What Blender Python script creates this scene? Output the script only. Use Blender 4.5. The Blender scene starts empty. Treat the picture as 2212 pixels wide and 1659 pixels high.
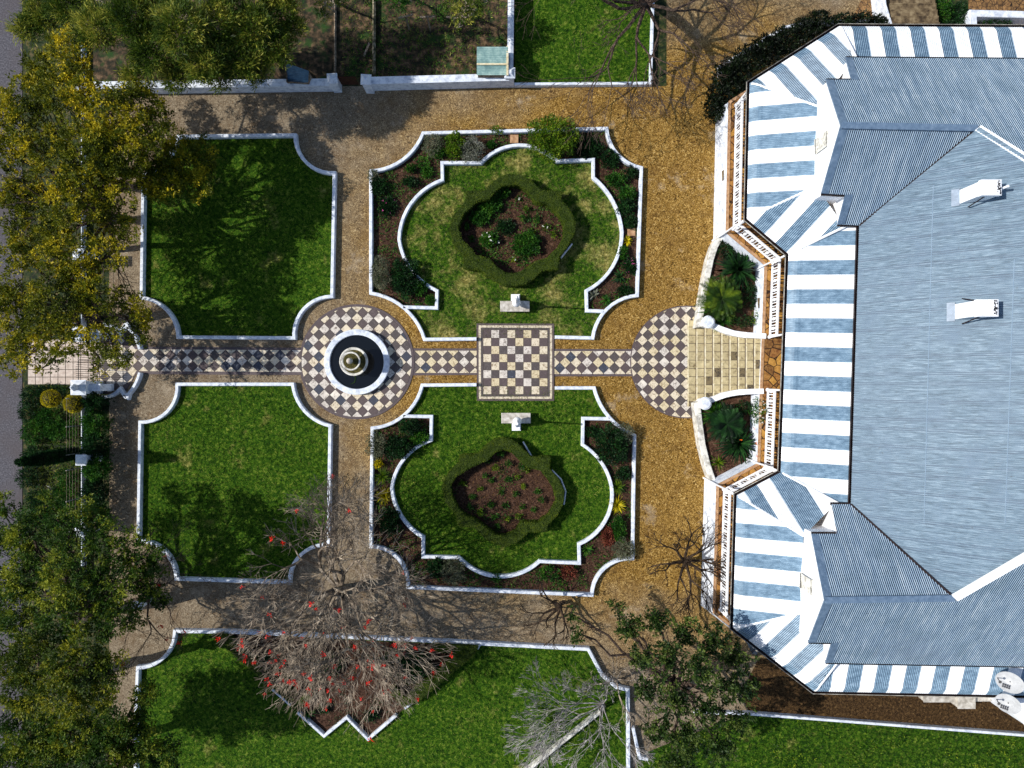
import bpy, math, random
import numpy as np
from mathutils import Vector, Matrix
from mathutils.geometry import tessellate_polygon

# ------------------------------------------------------------------ camera, world, sun
SC = bpy.context.scene
COL = SC.collection
H = 36.3                      # camera height in metres (a drone looking straight down)
FPX = 1561.0                  # pixels of a 2212 x 1659 image per metre of ground at one metre distance
CX, CY = 1106.0, 829.5

cam_d = bpy.data.cameras.new("camera"); cam = bpy.data.objects.new("camera", cam_d); COL.objects.link(cam)
cam.location = (0, 0, H); cam.rotation_euler = (0, 0, 0)
cam_d.sensor_width = 36; cam_d.lens = 18 / (CX / FPX)
cam_d.clip_start = 0.5; cam_d.clip_end = 2000
SC.camera = cam

SUN_EL = math.radians(43); SUN_DIR = Vector((1.0, -0.06, -math.tan(SUN_EL))).normalized()
w = bpy.data.worlds.new("World"); SC.world = w; w.use_nodes = True
nt = w.node_tree; nt.nodes.clear()
sky = nt.nodes.new("ShaderNodeTexSky"); sky.sky_type = 'NISHITA'; sky.sun_disc = False
sky.sun_elevation = SUN_EL; sky.sun_rotation = math.radians(270 + 3.4)
bg = nt.nodes.new("ShaderNodeBackground"); bg.inputs[1].default_value = 0.118
wo = nt.nodes.new("ShaderNodeOutputWorld")
nt.links.new(sky.outputs[0], bg.inputs[0]); nt.links.new(bg.outputs[0], wo.inputs[0])
sun_d = bpy.data.lights.new("sun", 'SUN'); sun = bpy.data.objects.new("sun", sun_d); COL.objects.link(sun)
sun_d.energy = 4.4; sun_d.angle = math.radians(0.5); sun_d.color = (1.0, 0.955, 0.88)
sun.rotation_euler = SUN_DIR.to_track_quat('-Z', 'Y').to_euler()
sun.location = (-60, 0, 60)
SC.view_settings.view_transform = 'Standard'; SC.view_settings.look = 'None'
SC.view_settings.exposure = 0.15; SC.view_settings.gamma = 1.0
SC.cycles.use_denoising = True
SC.cycles.max_bounces = 4

RNG = np.random.default_rng(7)
R = random.Random(11)

# ------------------------------------------------------------------ helpers
def P(X, Y, z=0.0):
    """image pixel of a point assumed to be at height z -> metres"""
    k = (H - z) / FPX
    return Vector(((X - CX) * k, (CY - Y) * k, z))

def on_plane(X, Y, pl):
    """point of the plane z = a + b x + c y that the image pixel X, Y belongs to"""
    a, b, c = pl
    u, v = (X - CX) / FPX, (CY - Y) / FPX
    z = (a + (b * u + c * v) * H) / (1 + b * u + c * v)
    return Vector((u * (H - z), v * (H - z), z))

def plane3(p, q, r):
    n = (q - p).cross(r - p)
    return ((n.dot(p)) / n.z, -n.x / n.z, -n.y / n.z)

def arc3(p0, pm, p1, n=10):
    """points of the circle arc through three image points, ends included"""
    ax, ay = p0; bx, by = pm; cx, cy = p1
    d = 2 * (ax * (by - cy) + bx * (cy - ay) + cx * (ay - by))
    ux = ((ax * ax + ay * ay) * (by - cy) + (bx * bx + by * by) * (cy - ay) + (cx * cx + cy * cy) * (ay - by)) / d
    uy = ((ax * ax + ay * ay) * (cx - bx) + (bx * bx + by * by) * (ax - cx) + (cx * cx + cy * cy) * (bx - ax)) / d
    r = math.hypot(ax - ux, ay - uy)
    a0, am, a1 = (math.atan2(y - uy, x - ux) for x, y in (p0, pm, p1))
    t = 2 * math.pi
    if (am - a0) % t > (a1 - a0) % t: span = -((a0 - a1) % t)
    else: span = (a1 - a0) % t
    return [(ux + r * math.cos(a0 + span * i / n), uy + r * math.sin(a0 + span * i / n)) for i in range(n + 1)]

class MB:
    def __init__(s): s.v = []; s.f = []; s.m = []
    def add(s, vs, fs, m=0):
        o = len(s.v); s.v += [tuple(q) for q in vs]
        s.f += [tuple(i + o for i in f) for f in fs]; s.m += [m] * len(fs)
    def box(s, c, sx, sy, z0, z1, rz=0, m=0, top=1.0):
        ca, sa = math.cos(rz), math.sin(rz); vs = []
        for z, k in ((z0, 1), (z1, top)):
            for dx, dy in ((-1, -1), (1, -1), (1, 1), (-1, 1)):
                x, y = dx * sx / 2 * k, dy * sy / 2 * k
                vs.append((c[0] + x * ca - y * sa, c[1] + x * sa + y * ca, z))
        s.add(vs, [(3, 2, 1, 0), (4, 5, 6, 7), (0, 1, 5, 4), (1, 2, 6, 5), (2, 3, 7, 6), (3, 0, 4, 7)], m)
    def tube(s, pts, rad, n=6, m=0, cap=True):
        pts = [Vector(p) for p in pts]; vs = []; fs = []
        for i, p in enumerate(pts):
            d = (pts[min(i + 1, len(pts) - 1)] - pts[max(i - 1, 0)])
            d = d.normalized() if d.length > 1e-9 else Vector((0, 0, 1))
            a = d.cross(Vector((0.31, 0.17, 1)) if abs(d.z) < .9 else Vector((1, .1, 0))).normalized(); b = d.cross(a)
            r = rad[i] if isinstance(rad, (list, tuple)) else rad
            for k in range(n):
                t = 2 * math.pi * k / n
                vs.append(p + a * (r * math.cos(t)) + b * (r * math.sin(t)))
        for i in range(len(pts) - 1):
            for k in range(n):
                k2 = (k + 1) % n
                fs.append((i * n + k, i * n + k2, (i + 1) * n + k2, (i + 1) * n + k))
        if cap: fs += [tuple(range(n - 1, -1, -1)), tuple(range((len(pts) - 1) * n, len(pts) * n))]
        s.add(vs, fs, m)
    def lathe(s, c, prof, n=24, m=0):
        vs = []; fs = []
        for r, z in prof:
            for k in range(n):
                t = 2 * math.pi * k / n; vs.append((c[0] + r * math.cos(t), c[1] + r * math.sin(t), z))
        for i in range(len(prof) - 1):
            for k in range(n):
                k2 = (k + 1) % n; fs.append((i * n + k, i * n + k2, (i + 1) * n + k2, (i + 1) * n + k))
        s.add(vs, fs, m)
    def poly(s, pts, m=0):
        """flat (possibly concave) polygon"""
        pts = [Vector(p) for p in pts]
        a = sum(pts[i].x * pts[(i + 1) % len(pts)].y - pts[(i + 1) % len(pts)].x * pts[i].y for i in range(len(pts)))
        if a < 0: pts = pts[::-1]
        tris = tessellate_polygon([pts])
        out = []
        for t in tris:
            p, q, r = (pts[i] for i in t)
            out.append(t if (q - p).cross(r - p).z > 0 else (t[0], t[2], t[1]))
        s.add(pts, out, m)
    def prism(s, pts, z0, m=0, mside=None):
        """polygon at its own heights with walls down to z0"""
        s.poly(pts, m); n = len(pts)
        for i in range(n):
            p, q = pts[i], pts[(i + 1) % n]
            s.add([p, q, (q[0], q[1], z0), (p[0], p[1], z0)], [(0, 1, 2, 3)], m if mside is None else mside)
    def sweep(s, pts, sec, closed=False, m=0, cap=True):
        """sec: (offset to the left of travel, height above the point) list, mitred"""
        pts = [Vector(p) for p in pts]; n = len(pts); k = len(sec); vs = []
        for i, p in enumerate(pts):
            a = pts[i - 1] if (i or closed) else None
            b = pts[(i + 1) % n] if (i < n - 1 or closed) else None
            d0 = (p - a) if a is not None else (b - p); d1 = (b - p) if b is not None else (p - a)
            d0 = Vector((d0.x, d0.y)).normalized(); d1 = Vector((d1.x, d1.y)).normalized()
            n0 = Vector((-d0.y, d0.x)); n1 = Vector((-d1.y, d1.x)); mt = (n0 + n1)
            mt = mt.normalized() if mt.length > 1e-6 else n0
            mt = mt / max(0.35, mt.dot(n0))
            for o, h in sec: vs.append((p.x + mt.x * o, p.y + mt.y * o, p.z + h))
        fs = []
        for i in range(n if closed else n - 1):
            j = (i + 1) % n
            for q in range(k - 1): fs.append((i * k + q, i * k + q + 1, j * k + q + 1, j * k + q))
        if cap and not closed: fs += [tuple(range(k - 1, -1, -1)), tuple(range((n - 1) * k, n * k))]
        s.add(vs, fs, m)

ORG = {}
def link(o, parent, org):
    COL.objects.link(o)
    if parent is not None:
        o.parent = parent; ORG[o.name] = ORG[parent.name]
    else:
        ORG[o.name] = org; o.location = org
def tag(o, label=None, cat=None, group=None, kind=None):
    if label: o["label"] = label
    if cat: o["category"] = cat
    if group: o["group"] = group
    if kind: o["kind"] = kind
    return o
def mesh_obj(name, me, V, mats, parent=None, smooth=False):
    if parent is not None: org = ORG[parent.name]
    else:
        org = Vector(((V[:, 0].min() + V[:, 0].max()) / 2, (V[:, 1].min() + V[:, 1].max()) / 2, V[:, 2].min()))
    for m in (mats if isinstance(mats, (list, tuple)) else [mats]): me.materials.append(m)
    o = bpy.data.objects.new(name, me); link(o, parent, org)
    me.transform(Matrix.Translation(-org))
    if smooth: me.polygons.foreach_set("use_smooth", [True] * len(me.polygons))
    return o
def build(name, mb, mats, parent=None, smooth=False):
    me = bpy.data.meshes.new(name); me.from_pydata(mb.v, [], mb.f)
    me.polygons.foreach_set("material_index", mb.m)
    me.update()
    return mesh_obj(name, me, np.array(mb.v), mats, parent, smooth)
def quads_obj(name, V, tone, mats, parent=None, midx=None):
    """V: (n,4,3) array of free quads, tone: (n,) natural colour of each leaf"""
    n = len(V); me = bpy.data.meshes.new(name); V = V.reshape(-1, 3)
    me.vertices.add(n * 4); me.vertices.foreach_set("co", V.ravel())
    me.loops.add(n * 4); me.loops.foreach_set("vertex_index", np.arange(n * 4, dtype=np.int32))
    me.polygons.add(n); me.polygons.foreach_set("loop_start", np.arange(0, n * 4, 4, dtype=np.int32))
    me.polygons.foreach_set("loop_total", np.full(n, 4, dtype=np.int32))
    if midx is not None: me.polygons.foreach_set("material_index", midx.astype(np.int32))
    me.update(); me.validate()
    a = me.attributes.new("tone", 'FLOAT', 'FACE'); a.data.foreach_set("value", tone.astype(np.float32))
    return mesh_obj(name, me, V, mats, parent)
def empty(name, loc, label, cat, group=None):
    o = bpy.data.objects.new(name, None); o.empty_display_size = .3; link(o, None, Vector(loc))
    return tag(o, label, cat, group)

# ------------------------------------------------------------------ materials
def srgb(c):
    return tuple((x / 12.92 if x <= .04045 else ((x + .055) / 1.055) ** 2.4) for x in [v / 255 for v in c]) + (1,)
class NT:
    def __init__(s, name):
        s.m = bpy.data.materials.new(name); s.m.use_nodes = True; s.t = s.m.node_tree
        s.b = s.t.nodes["Principled BSDF"]; s.geo = s.t.nodes.new("ShaderNodeNewGeometry")
        s.pos = s.geo.outputs["Position"]
    def n(s, typ, **kw):
        o = s.t.nodes.new(typ)
        for k, v in kw.items(): setattr(o, k, v)
        return o
    def l(s, a, b): s.t.links.new(a, b)
    def noise(s, scale, detail=5, rough=.6, dist=0, vec=None):
        o = s.n("ShaderNodeTexNoise"); o.inputs["Scale"].default_value = scale
        o.inputs["Detail"].default_value = detail; o.inputs["Roughness"].default_value = rough
        o.inputs["Distortion"].default_value = dist; s.l(vec or s.pos, o.inputs["Vector"]); return o.outputs["Fac"]
    def ramp(s, fac, cols, lo=.35, hi=.65, pos=None):
        o = s.n("ShaderNodeValToRGB"); e = o.color_ramp.elements; n = len(cols)
        while len(e) < n: e.new(.5)
        for i, c in enumerate(cols):
            e[i].position = pos[i] if pos else lo + (hi - lo) * (i / max(1, n - 1)); e[i].color = c if len(c) == 4 else srgb(c)
        s.l(fac, o.inputs[0]); return o.outputs[0]
    def mask(s, fac, lo, hi):
        o = s.n("ShaderNodeMapRange"); o.inputs[1].default_value = lo; o.inputs[2].default_value = hi
        s.l(fac, o.inputs[0]); return o.outputs[0]
    def mix(s, fac, a, b, mode='MIX'):
        o = s.n("ShaderNodeMix", data_type='RGBA', blend_type=mode)
        if isinstance(fac, (int, float)): o.inputs[0].default_value = fac
        else: s.l(fac, o.inputs[0])
        for sock, v in ((o.inputs[6], a), (o.inputs[7], b)):
            if isinstance(v, tuple): sock.default_value = v if len(v) == 4 else srgb(v)
            else: s.l(v, sock)
        return o.outputs[2]
    def math(s, op, a, b):
        o = s.n("ShaderNodeMath", operation=op)
        for i, v in ((0, a), (1, b)):
            if isinstance(v, (int, float)): o.inputs[i].default_value = v
            else: s.l(v, o.inputs[i])
        return o.outputs[0]
    def attr(s, name):
        o = s.n("ShaderNodeAttribute"); o.attribute_name = name; return o.outputs["Fac"]
    def out(s, col, rough=.85, bump=None, bs=.3, bd=.02, spec=.3, metal=0):
        if isinstance(col, tuple): s.b.inputs["Base Color"].default_value = col if len(col) == 4 else srgb(col)
        else: s.l(col, s.b.inputs["Base Color"])
        s.b.inputs["Roughness"].default_value = rough; s.b.inputs["Specular IOR Level"].default_value = spec
        s.b.inputs["Metallic"].default_value = metal
        if bump is not None:
            o = s.n("ShaderNodeBump"); o.inputs["Strength"].default_value = bs; o.inputs["Distance"].default_value = bd
            s.l(bump, o.inputs["Height"]); s.l(o.outputs[0], s.b.inputs["Normal"])
        return s.m

def simple(name, cols, scale=6, lo=.35, hi=.65, rough=.85, bump=.2, bd=.02, spec=.3, detail=5, big=None):
    t = NT(name); f = t.noise(scale, detail); c = t.ramp(f, cols, lo, hi)
    if big:
        bc, bscale, blo, bhi = big; c = t.mix(t.mask(t.noise(bscale, 4), blo, bhi), c, bc)
    return t.out(c, rough, f if bump else None, bump, bd, spec)
def leaf(name, dark, mid, light, rough=.55, scale=.7, spec=.25):
    """leaf colour: clumps of older and younger leaves, each leaf its own tone, light passing through"""
    t = NT(name); f = t.math('ADD', t.math('MULTIPLY', t.noise(scale, 3), .68), t.math('MULTIPLY', t.attr("tone"), .32))
    c = t.ramp(f, [dark, mid, light], .28, .72); t.out(c, rough, spec=spec)
    tr = t.n("ShaderNodeBsdfTranslucent"); mx = t.n("ShaderNodeMixShader"); mx.inputs[0].default_value = .28
    t.l(c, tr.inputs[0]); out = t.t.nodes["Material Output"]
    t.l(t.b.outputs[0], mx.inputs[1]); t.l(tr.outputs[0], mx.inputs[2]); t.l(mx.outputs[0], out.inputs[0])
    return t.m

def gravel_mat():
    t = NT("gravel")
    sep = t.n("ShaderNodeSeparateXYZ"); t.l(t.pos, sep.inputs[0])
    dx = t.math('MULTIPLY', t.math('SUBTRACT', sep.outputs[0], 11.5), .78); dy = t.math('SUBTRACT', sep.outputs[1], 3.0)
    d = t.math('SQRT', t.math('ADD', t.math('MULTIPLY', dx, dx), t.math('MULTIPLY', dy, dy)), 0)
    d = t.math('ADD', d, t.math('MULTIPLY', t.noise(.35, 4), 9))
    grey = t.mask(d, 17.5, 23)
    f = t.noise(8, 6, .75, 2.2); g = t.noise(45, 2, .7)
    fg = t.math('ADD', t.math('MULTIPLY', f, .75), t.math('MULTIPLY', g, .25))
    gold = t.ramp(fg, [(34, 23, 8), (114, 85, 35), (168, 131, 62), (226, 198, 134)], .41, .61)
    gr = t.ramp(fg, [(46, 37, 28), (114, 100, 82), (148, 134, 112), (202, 190, 166)], .37, .64)
    c = t.mix(grey, gold, gr)
    c = t.mix(t.mask(t.noise(.9, 6, .7), .50, .70), c, t.mix(.5, c, (92, 66, 34))); c = t.mix(t.mask(t.noise(.55, 6, .7), .58, .76), c, t.mix(.6, c, (196, 182, 160)))
    return t.out(c, .95, fg, .9, .05, .15)
def lawn_mat(name, dry=.5):
    t = NT(name); f = t.noise(6, 6, .7, .6)
    c = t.ramp(f, [(12, 34, 4), (34, 66, 8), (66, 96, 18), (120, 132, 52)], .34, .68)
    m = t.mask(t.noise(.7, 6, .65), dry, dry + .16)
    c = t.mix(m, c, t.ramp(f, [(70, 66, 30), (128, 122, 62), (182, 168, 110)], .35, .65))
    return t.out(c, .95, f, .6, .05, .1)
def soil_mat(name, cols, scale=8):
    t = NT(name); f = t.noise(scale, 7, .75, .8); v = t.n("ShaderNodeTexVoronoi"); v.inputs["Scale"].default_value = 14
    t.l(t.pos, v.inputs["Vector"]); c = t.ramp(f, cols, .34, .68)
    c = t.mix(t.mask(v.outputs["Distance"], .0, .22), t.mix(.5, c, (150, 118, 96)), c)
    return t.out(c, .95, f, .8, .06, .1)
def white_mat(name, c0=(226, 232, 240), c1=(168, 178, 196), lo=.44, hi=.68, scale=3.5):
    t = NT(name); f = t.noise(scale, 7, .7); c = t.mix(t.mask(f, lo, hi), c0, c1)
    c = t.mix(t.mask(t.noise(11, 6, .75), .61, .70), c, (98, 94, 88))
    return t.out(c, .75, f, .15, .01)
def paver(name, base, blotch, scale=7, lo=.49, hi=.6, second=None):
    t = NT(name); f = t.noise(scale, 7, .72, 1.5); c = t.mix(t.mask(f, lo, hi), base, blotch)
    f2 = t.noise(1.3, 4); c = t.mix(t.mask(f2, .52, .7), c, second or base)
    return t.out(c, .7, f, .25, .01)
def voronoi_stone(name, cols, joint, scale=2.2):
    t = NT(name); v = t.n("ShaderNodeTexVoronoi"); v.inputs["Scale"].default_value = scale; t.l(t.pos, v.inputs["Vector"])
    e = t.n("ShaderNodeTexVoronoi", feature='DISTANCE_TO_EDGE'); e.inputs["Scale"].default_value = scale; t.l(t.pos, e.inputs["Vector"])
    sp = t.n("ShaderNodeSeparateColor"); t.l(v.outputs["Color"], sp.inputs[0])
    c = t.ramp(sp.outputs[0], cols, .1, .9); c = t.mix(.35, c, t.ramp(t.noise(9, 6), [(60, 38, 16), (205, 160, 90)], .35, .65))
    m = t.mask(e.outputs["Distance"], .02, .05)
    return t.out(t.mix(m, joint, c), .8, m, .4, .02)
def roof_mat(name, cols, scale=1.2, sx=1.0, sy=1.0, worn=None, rough=.45, spec=.5):
    t = NT(name); mp = t.n("ShaderNodeMapping"); mp.inputs["Scale"].default_value = (sx, sy, .05); t.l(t.pos, mp.inputs["Vector"])
    f = t.noise(scale, 7, .72, 0, mp.outputs[0]); c = t.ramp(f, cols, .34, .68)
    if worn: c = t.mix(t.mask(t.noise(.8, 7, .7), .5, .74), c, worn); c = t.mix(t.mask(t.noise(5, 6, .8), .62, .7), c, (62, 74, 84))
    return t.out(c, rough, None, spec=spec)

M = {}
M['gravel'] = gravel_mat()
M['lawn'] = lawn_mat("lawn", .60); M['lawn_dry'] = lawn_mat("lawn_dry", .49)
M['soil'] = soil_mat("soil", [(24, 14, 10), (62, 42, 32), (92, 68, 54), (140, 112, 92)])
M['mulch'] = soil_mat("mulch", [(18, 11, 8), (52, 36, 28), (82, 60, 48), (132, 106, 88)], 11)
M['wild'] = simple("rough_ground", [(12, 18, 5), (40, 36, 20), (74, 58, 40), (112, 90, 66)], 3.2, bump=.7, bd=.06, big=((30, 62, 12), 1.3, .52, .66))
M['asphalt'] = simple("asphalt", [(56, 55, 60), (78, 77, 84), (104, 102, 108)], 14, bump=.2, big=((78, 72, 74), .4, .4, .7))
M['verge'] = simple("verge", [(10, 22, 5), (24, 42, 9), (50, 56, 22), (92, 80, 50)], 4, bump=.6, bd=.05)
M['white'] = white_mat("white_limewash"); M['white_clean'] = white_mat("white_plaster", (238, 240, 244), (214, 218, 224), .5, .8)
M['white_old'] = white_mat("white_stained", (222, 220, 212), (160, 156, 146), .45, .62)
M['l0'] = paver("light_paver_cream", (214, 202, 178), (146, 128, 104))
M['l1'] = paver("light_paver_grey", (206, 198, 188), (132, 122, 114), second=(230, 222, 208))
M['l2'] = paver("light_paver_yellow", (208, 194, 160), (146, 126, 96))
M['d0'] = paver("dark_paver_brown", (84, 73, 73), (108, 96, 95), lo=.5, hi=.7)
M['d1'] = paver("dark_paver_slate", (78, 71, 70), (110, 102, 100), lo=.5, hi=.7)
M['d2'] = paver("dark_paver_blue", (60, 64, 76), (120, 128, 142), lo=.56, hi=.68)
M['mortar'] = simple("mortar", [(46, 40, 40), (66, 60, 58)], 12)
M['border'] = paver("border_paver", (84, 74, 76), (112, 100, 98), lo=.5, hi=.7)
M['step'] = paver("step_stone", (180, 166, 128), (112, 98, 70), 4, .5, .66, second=(206, 192, 150))
M['step_dark'] = paver("step_stone_stained", (120, 106, 78), (44, 42, 42), 5, .45, .6)
M['nosing'] = simple("step_nosing", [(196, 180, 140), (232, 224, 196)], 6)
M['concrete'] = simple("concrete", [(150, 144, 134), (182, 176, 166), (206, 202, 194)], 5)
M['concrete_old'] = simple("old_concrete", [(62, 50, 36), (106, 90, 66), (140, 124, 96)], 3)
M['slab'] = simple("sandstone", [(150, 112, 80), (188, 152, 116)], 6)
M['floor'] = voronoi_stone("verandah_flags", [(92, 52, 24), (150, 98, 44), (190, 140, 60), (120, 70, 34)], (40, 24, 14))
M['brick'] = voronoi_stone("old_brick", [(84, 58, 40), (130, 96, 66), (70, 50, 40)], (30, 22, 18), 4.5)
M['light_paving'] = simple("light_paving", [(176, 160, 148), (206, 192, 180)], 5)
M['joint'] = simple("joint", [(70, 60, 54), (90, 80, 70)], 9)
M['roof_west'] = roof_mat("roof_sheet_sunlit", [(44, 68, 86), (92, 118, 138), (146, 167, 183)], 4.0, .6, 8.0, (92, 116, 138))
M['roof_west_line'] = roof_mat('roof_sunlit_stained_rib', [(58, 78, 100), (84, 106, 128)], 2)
M['roof_lap'] = roof_mat('roof_lap', [(126, 148, 168), (150, 170, 188)], 3)
M['stripe_soft_shade'] = roof_mat('stripe_grey_rib_shade', [(84, 108, 130), (106, 132, 152)], 2)  # softer rib shade, put into the colour along the grey stripes
M['roof_rib'] = roof_mat("roof_sheet", [(128, 154, 178), (158, 182, 202), (192, 210, 224)], 1.6, 4.0, .6, (128, 154, 172))
M['roof_valley_shade'] = roof_mat('roof_sheet_valley_shade', [(14, 24, 44), (24, 38, 62), (42, 60, 86)], 1.6, 4.0, .4)  # shade between the corrugations painted as a dark valley colour
M['stripe_valley_shade'] = roof_mat('stripe_grey_valley_shade', [(44, 66, 88), (60, 84, 108)], 2)  # grey stripe valleys coloured darker to stand in for rib shade
M['stripe_grey'] = roof_mat("stripe_grey", [(86, 112, 134), (118, 146, 168), (152, 178, 198)], 3.0, 1.0, 2.0)
M['stripe_white'] = roof_mat("stripe_white", [(226, 230, 236), (244, 246, 248), (250, 250, 250)], 1.5)
M['stripe_white_rib_shade'] = roof_mat('stripe_white_rib_shade', [(150, 160, 172), (190, 198, 206)], 2)  # rib shade painted as darker lines in the white stripes
M['flash'] = roof_mat("flashing", [(80, 102, 126), (98, 120, 144), (120, 140, 162)], 5)
M['gutter'] = simple("gutter_dark", [(26, 16, 16), (44, 30, 28)], 4, rough=.5)
M['shed'] = roof_mat("shed_sheet", [(96, 128, 128), (132, 164, 160), (172, 196, 188)], 2.5, 1, 1)
M['shed_blue'] = roof_mat("shed_sheet_blue", [(50, 84, 112), (84, 124, 150)], 2.5, 1, 1)
M['iron'] = simple("black_iron", [(18, 18, 20), (34, 34, 38)], 8, rough=.5)
M['rust'] = simple("rusty_gate", [(40, 18, 10), (84, 42, 24)], 8)
M['wood'] = simple("grey_wood", [(70, 60, 50), (120, 106, 90), (160, 146, 126)], 9)
M['mosswood'] = simple("mossy_wall", [(30, 34, 16), (84, 80, 60), (150, 140, 120)], 5)
M['glass'] = NT("window_glass").out((40, 52, 66), .12, spec=.8)
M['dish'] = simple("dish_grey", [(168, 170, 172), (190, 192, 194)], 4, rough=.5)
M['dish_mark'] = NT("dish_mark").out((24, 20, 28), .6)
M['moss'] = simple("moss_in_bowl", [(24, 20, 8), (62, 60, 18), (96, 84, 40)], 14, bump=.8, bd=.04)
t = NT("pool_water"); M['water'] = t.out((14, 18, 22), .08, t.noise(5, 3), .05, .01, .5)
M['bark'] = simple("bark_dark", [(30, 22, 18), (66, 52, 44), (96, 82, 70)], 10)
M['bark_grey'] = simple("bark_grey", [(92, 80, 68), (146, 132, 116), (190, 178, 160)], 5)
M['bark_twig'] = simple('bark_twig', [(66, 56, 48), (124, 111, 96), (190, 176, 156)], 2.2, .32, .68)
M['bark_pale'] = simple("bark_pale", [(92, 88, 86), (136, 131, 128), (180, 177, 175)], 5)
M['bark_black'] = simple("bark_black", [(20, 14, 10), (46, 34, 24), (74, 58, 42)], 6)
M['bark_olive'] = simple("bark_olive", [(60, 52, 20), (112, 98, 44), (140, 124, 74)], 3)
M['red'] = NT("red_petal").out((214, 30, 18), .5)
M['lf_olive'] = leaf("leaf_olive_gold", (26, 44, 6), (98, 106, 14), (214, 190, 34), scale=.6)
M['lf_cycad'] = leaf('leaf_cycad', (14, 32, 5), (44, 72, 12), (112, 132, 28), scale=2)
M['lf_pine'] = leaf("leaf_olive_dark", (16, 38, 8), (58, 88, 20), (158, 160, 42), scale=.6)
M['lf_feather'] = leaf("leaf_feathery", (16, 38, 6), (72, 96, 18), (196, 188, 76))
M['lf_green'] = leaf("leaf_green", (12, 40, 8), (36, 84, 18), (86, 132, 34), scale=2)
M['lf_dark'] = leaf("leaf_dark", (6, 22, 8), (18, 50, 20), (44, 88, 34), scale=2)
M['lf_mute'] = leaf('leaf_gold_muted', (16, 38, 6), (72, 90, 14), (170, 162, 34), scale=.7)
M['lf_mid'] = leaf('leaf_mid', (14, 34, 8), (42, 66, 20), (106, 122, 52), scale=2)
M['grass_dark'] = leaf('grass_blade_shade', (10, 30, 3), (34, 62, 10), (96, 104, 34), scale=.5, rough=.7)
M['lf_black'] = leaf("leaf_very_dark", (4, 11, 5), (12, 26, 10), (36, 56, 20), scale=2, spec=.3)
M['lf_bright'] = leaf("leaf_bright", (26, 54, 6), (74, 108, 12), (142, 158, 32), scale=2)
M['lf_grey'] = leaf("leaf_grey", (62, 70, 56), (112, 116, 98), (170, 170, 160), scale=2)
M['lf_greygreen'] = leaf("leaf_grey_green", (50, 60, 42), (92, 98, 74), (150, 150, 124), scale=2)
M['lf_yellow'] = leaf("leaf_yellow", (96, 92, 4), (170, 156, 10), (224, 208, 30), scale=2)
M['lf_hedge'] = leaf("leaf_hedge", (28, 46, 4), (62, 84, 9), (108, 122, 22), scale=3)
M['hedge_core'] = simple('hedge_inside', [(22, 34, 4), (46, 62, 8), (66, 82, 14)], 22, bump=.6, bd=.03)
M['lf_red'] = leaf("leaf_red", (52, 18, 14), (110, 52, 38), (156, 96, 70), scale=3)
M['grass'] = leaf("grass_blade", (34, 68, 8), (88, 120, 24), (164, 166, 80), scale=.5, rough=.7)
M['grass_dry'] = leaf("grass_blade_dry", (58, 74, 26), (108, 114, 60), (166, 160, 108), scale=.7, rough=.7)
M['litter'] = leaf("dry_leaf", (44, 28, 12), (110, 74, 36), (190, 150, 96), scale=5, rough=.8)
M['wflower'] = NT("white_petal").out((236, 234, 226), .5)
M['pflower'] = NT("pink_petal").out((214, 96, 160), .5)
M['oflower'] = NT("orange_petal").out((232, 110, 20), .5)

# ------------------------------------------------------------------ leaf and twig arrays
def unit(a): return a / np.maximum(np.linalg.norm(a, axis=-1, keepdims=True), 1e-9)
def leaves(C, n, L, W, up=.5, jit=.12, out=None, outw=0.0, rng=RNG):
    """n diamond leaves round each centre"""
    C = np.repeat(np.asarray(C, float), n, axis=0); k = len(C)
    d = rng.normal(size=(k, 3)); d[:, 2] = np.abs(d[:, 2]) * .6 + up - .3
    d = unit(d)
    if out is not None: d = unit(d + outw * np.repeat(out, n, axis=0))
    s = unit(np.cross(d, rng.normal(size=(k, 3)) * .6 + np.array([0, 0, 1.0])))
    Lr = (L * rng.uniform(.6, 1.3, (k, 1))); Wr = W * rng.uniform(.7, 1.2, (k, 1))
    b = C + rng.normal(size=(k, 3)) * jit
    return np.stack([b, b + d * Lr * .5 + s * Wr * .5, b + d * Lr, b + d * Lr * .5 - s * Wr * .5], 1)
def tones(n_c, n, rng=RNG):
    return np.clip(np.repeat(rng.uniform(0, 1, n_c), n) * .7 + rng.uniform(0, .3, n_c * n), 0, 1)
def ellip(c, r, rz, n, rng=RNG, shell=.55):
    d = unit(rng.normal(size=(n, 3))); d[:, 2] = np.where(rng.random(n) < .8, np.abs(d[:, 2]), d[:, 2])
    q = shell + (1 - shell) * rng.random((n, 1)); q = np.where(rng.random((n, 1)) < .25, rng.random((n, 1)) ** .5, q)
    wob = 1 + .22 * np.sin(d[:, :1] * 5 + c[0]) * np.cos(d[:, 1:2] * 6 + c[1])
    return np.array(c) + d * np.array([r, r, rz]) * q * wob, d
def pip(pts, poly):
    x, y = pts[:, 0], pts[:, 1]; ins = np.zeros(len(pts), bool); n = len(poly)
    for i in range(n):
        x0, y0 = poly[i][0], poly[i][1]; x1, y1 = poly[(i + 1) % n][0], poly[(i + 1) % n][1]
        c = ((y0 > y) != (y1 > y)) & (x < (x1 - x0) * (y - y0) / ((y1 - y0) or 1e-9) + x0); ins ^= c
    return ins
def scatter(poly, dens, holes=(), rng=RNG):
    a = np.array([(p[0], p[1]) for p in poly]); lo, hi = a.min(0), a.max(0)
    n = int((hi - lo).prod() * dens); p = rng.uniform(lo, hi, (n, 2)); p = p[pip(p, poly)]
    for h in holes: p = p[~pip(p, h)]
    return p
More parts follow.
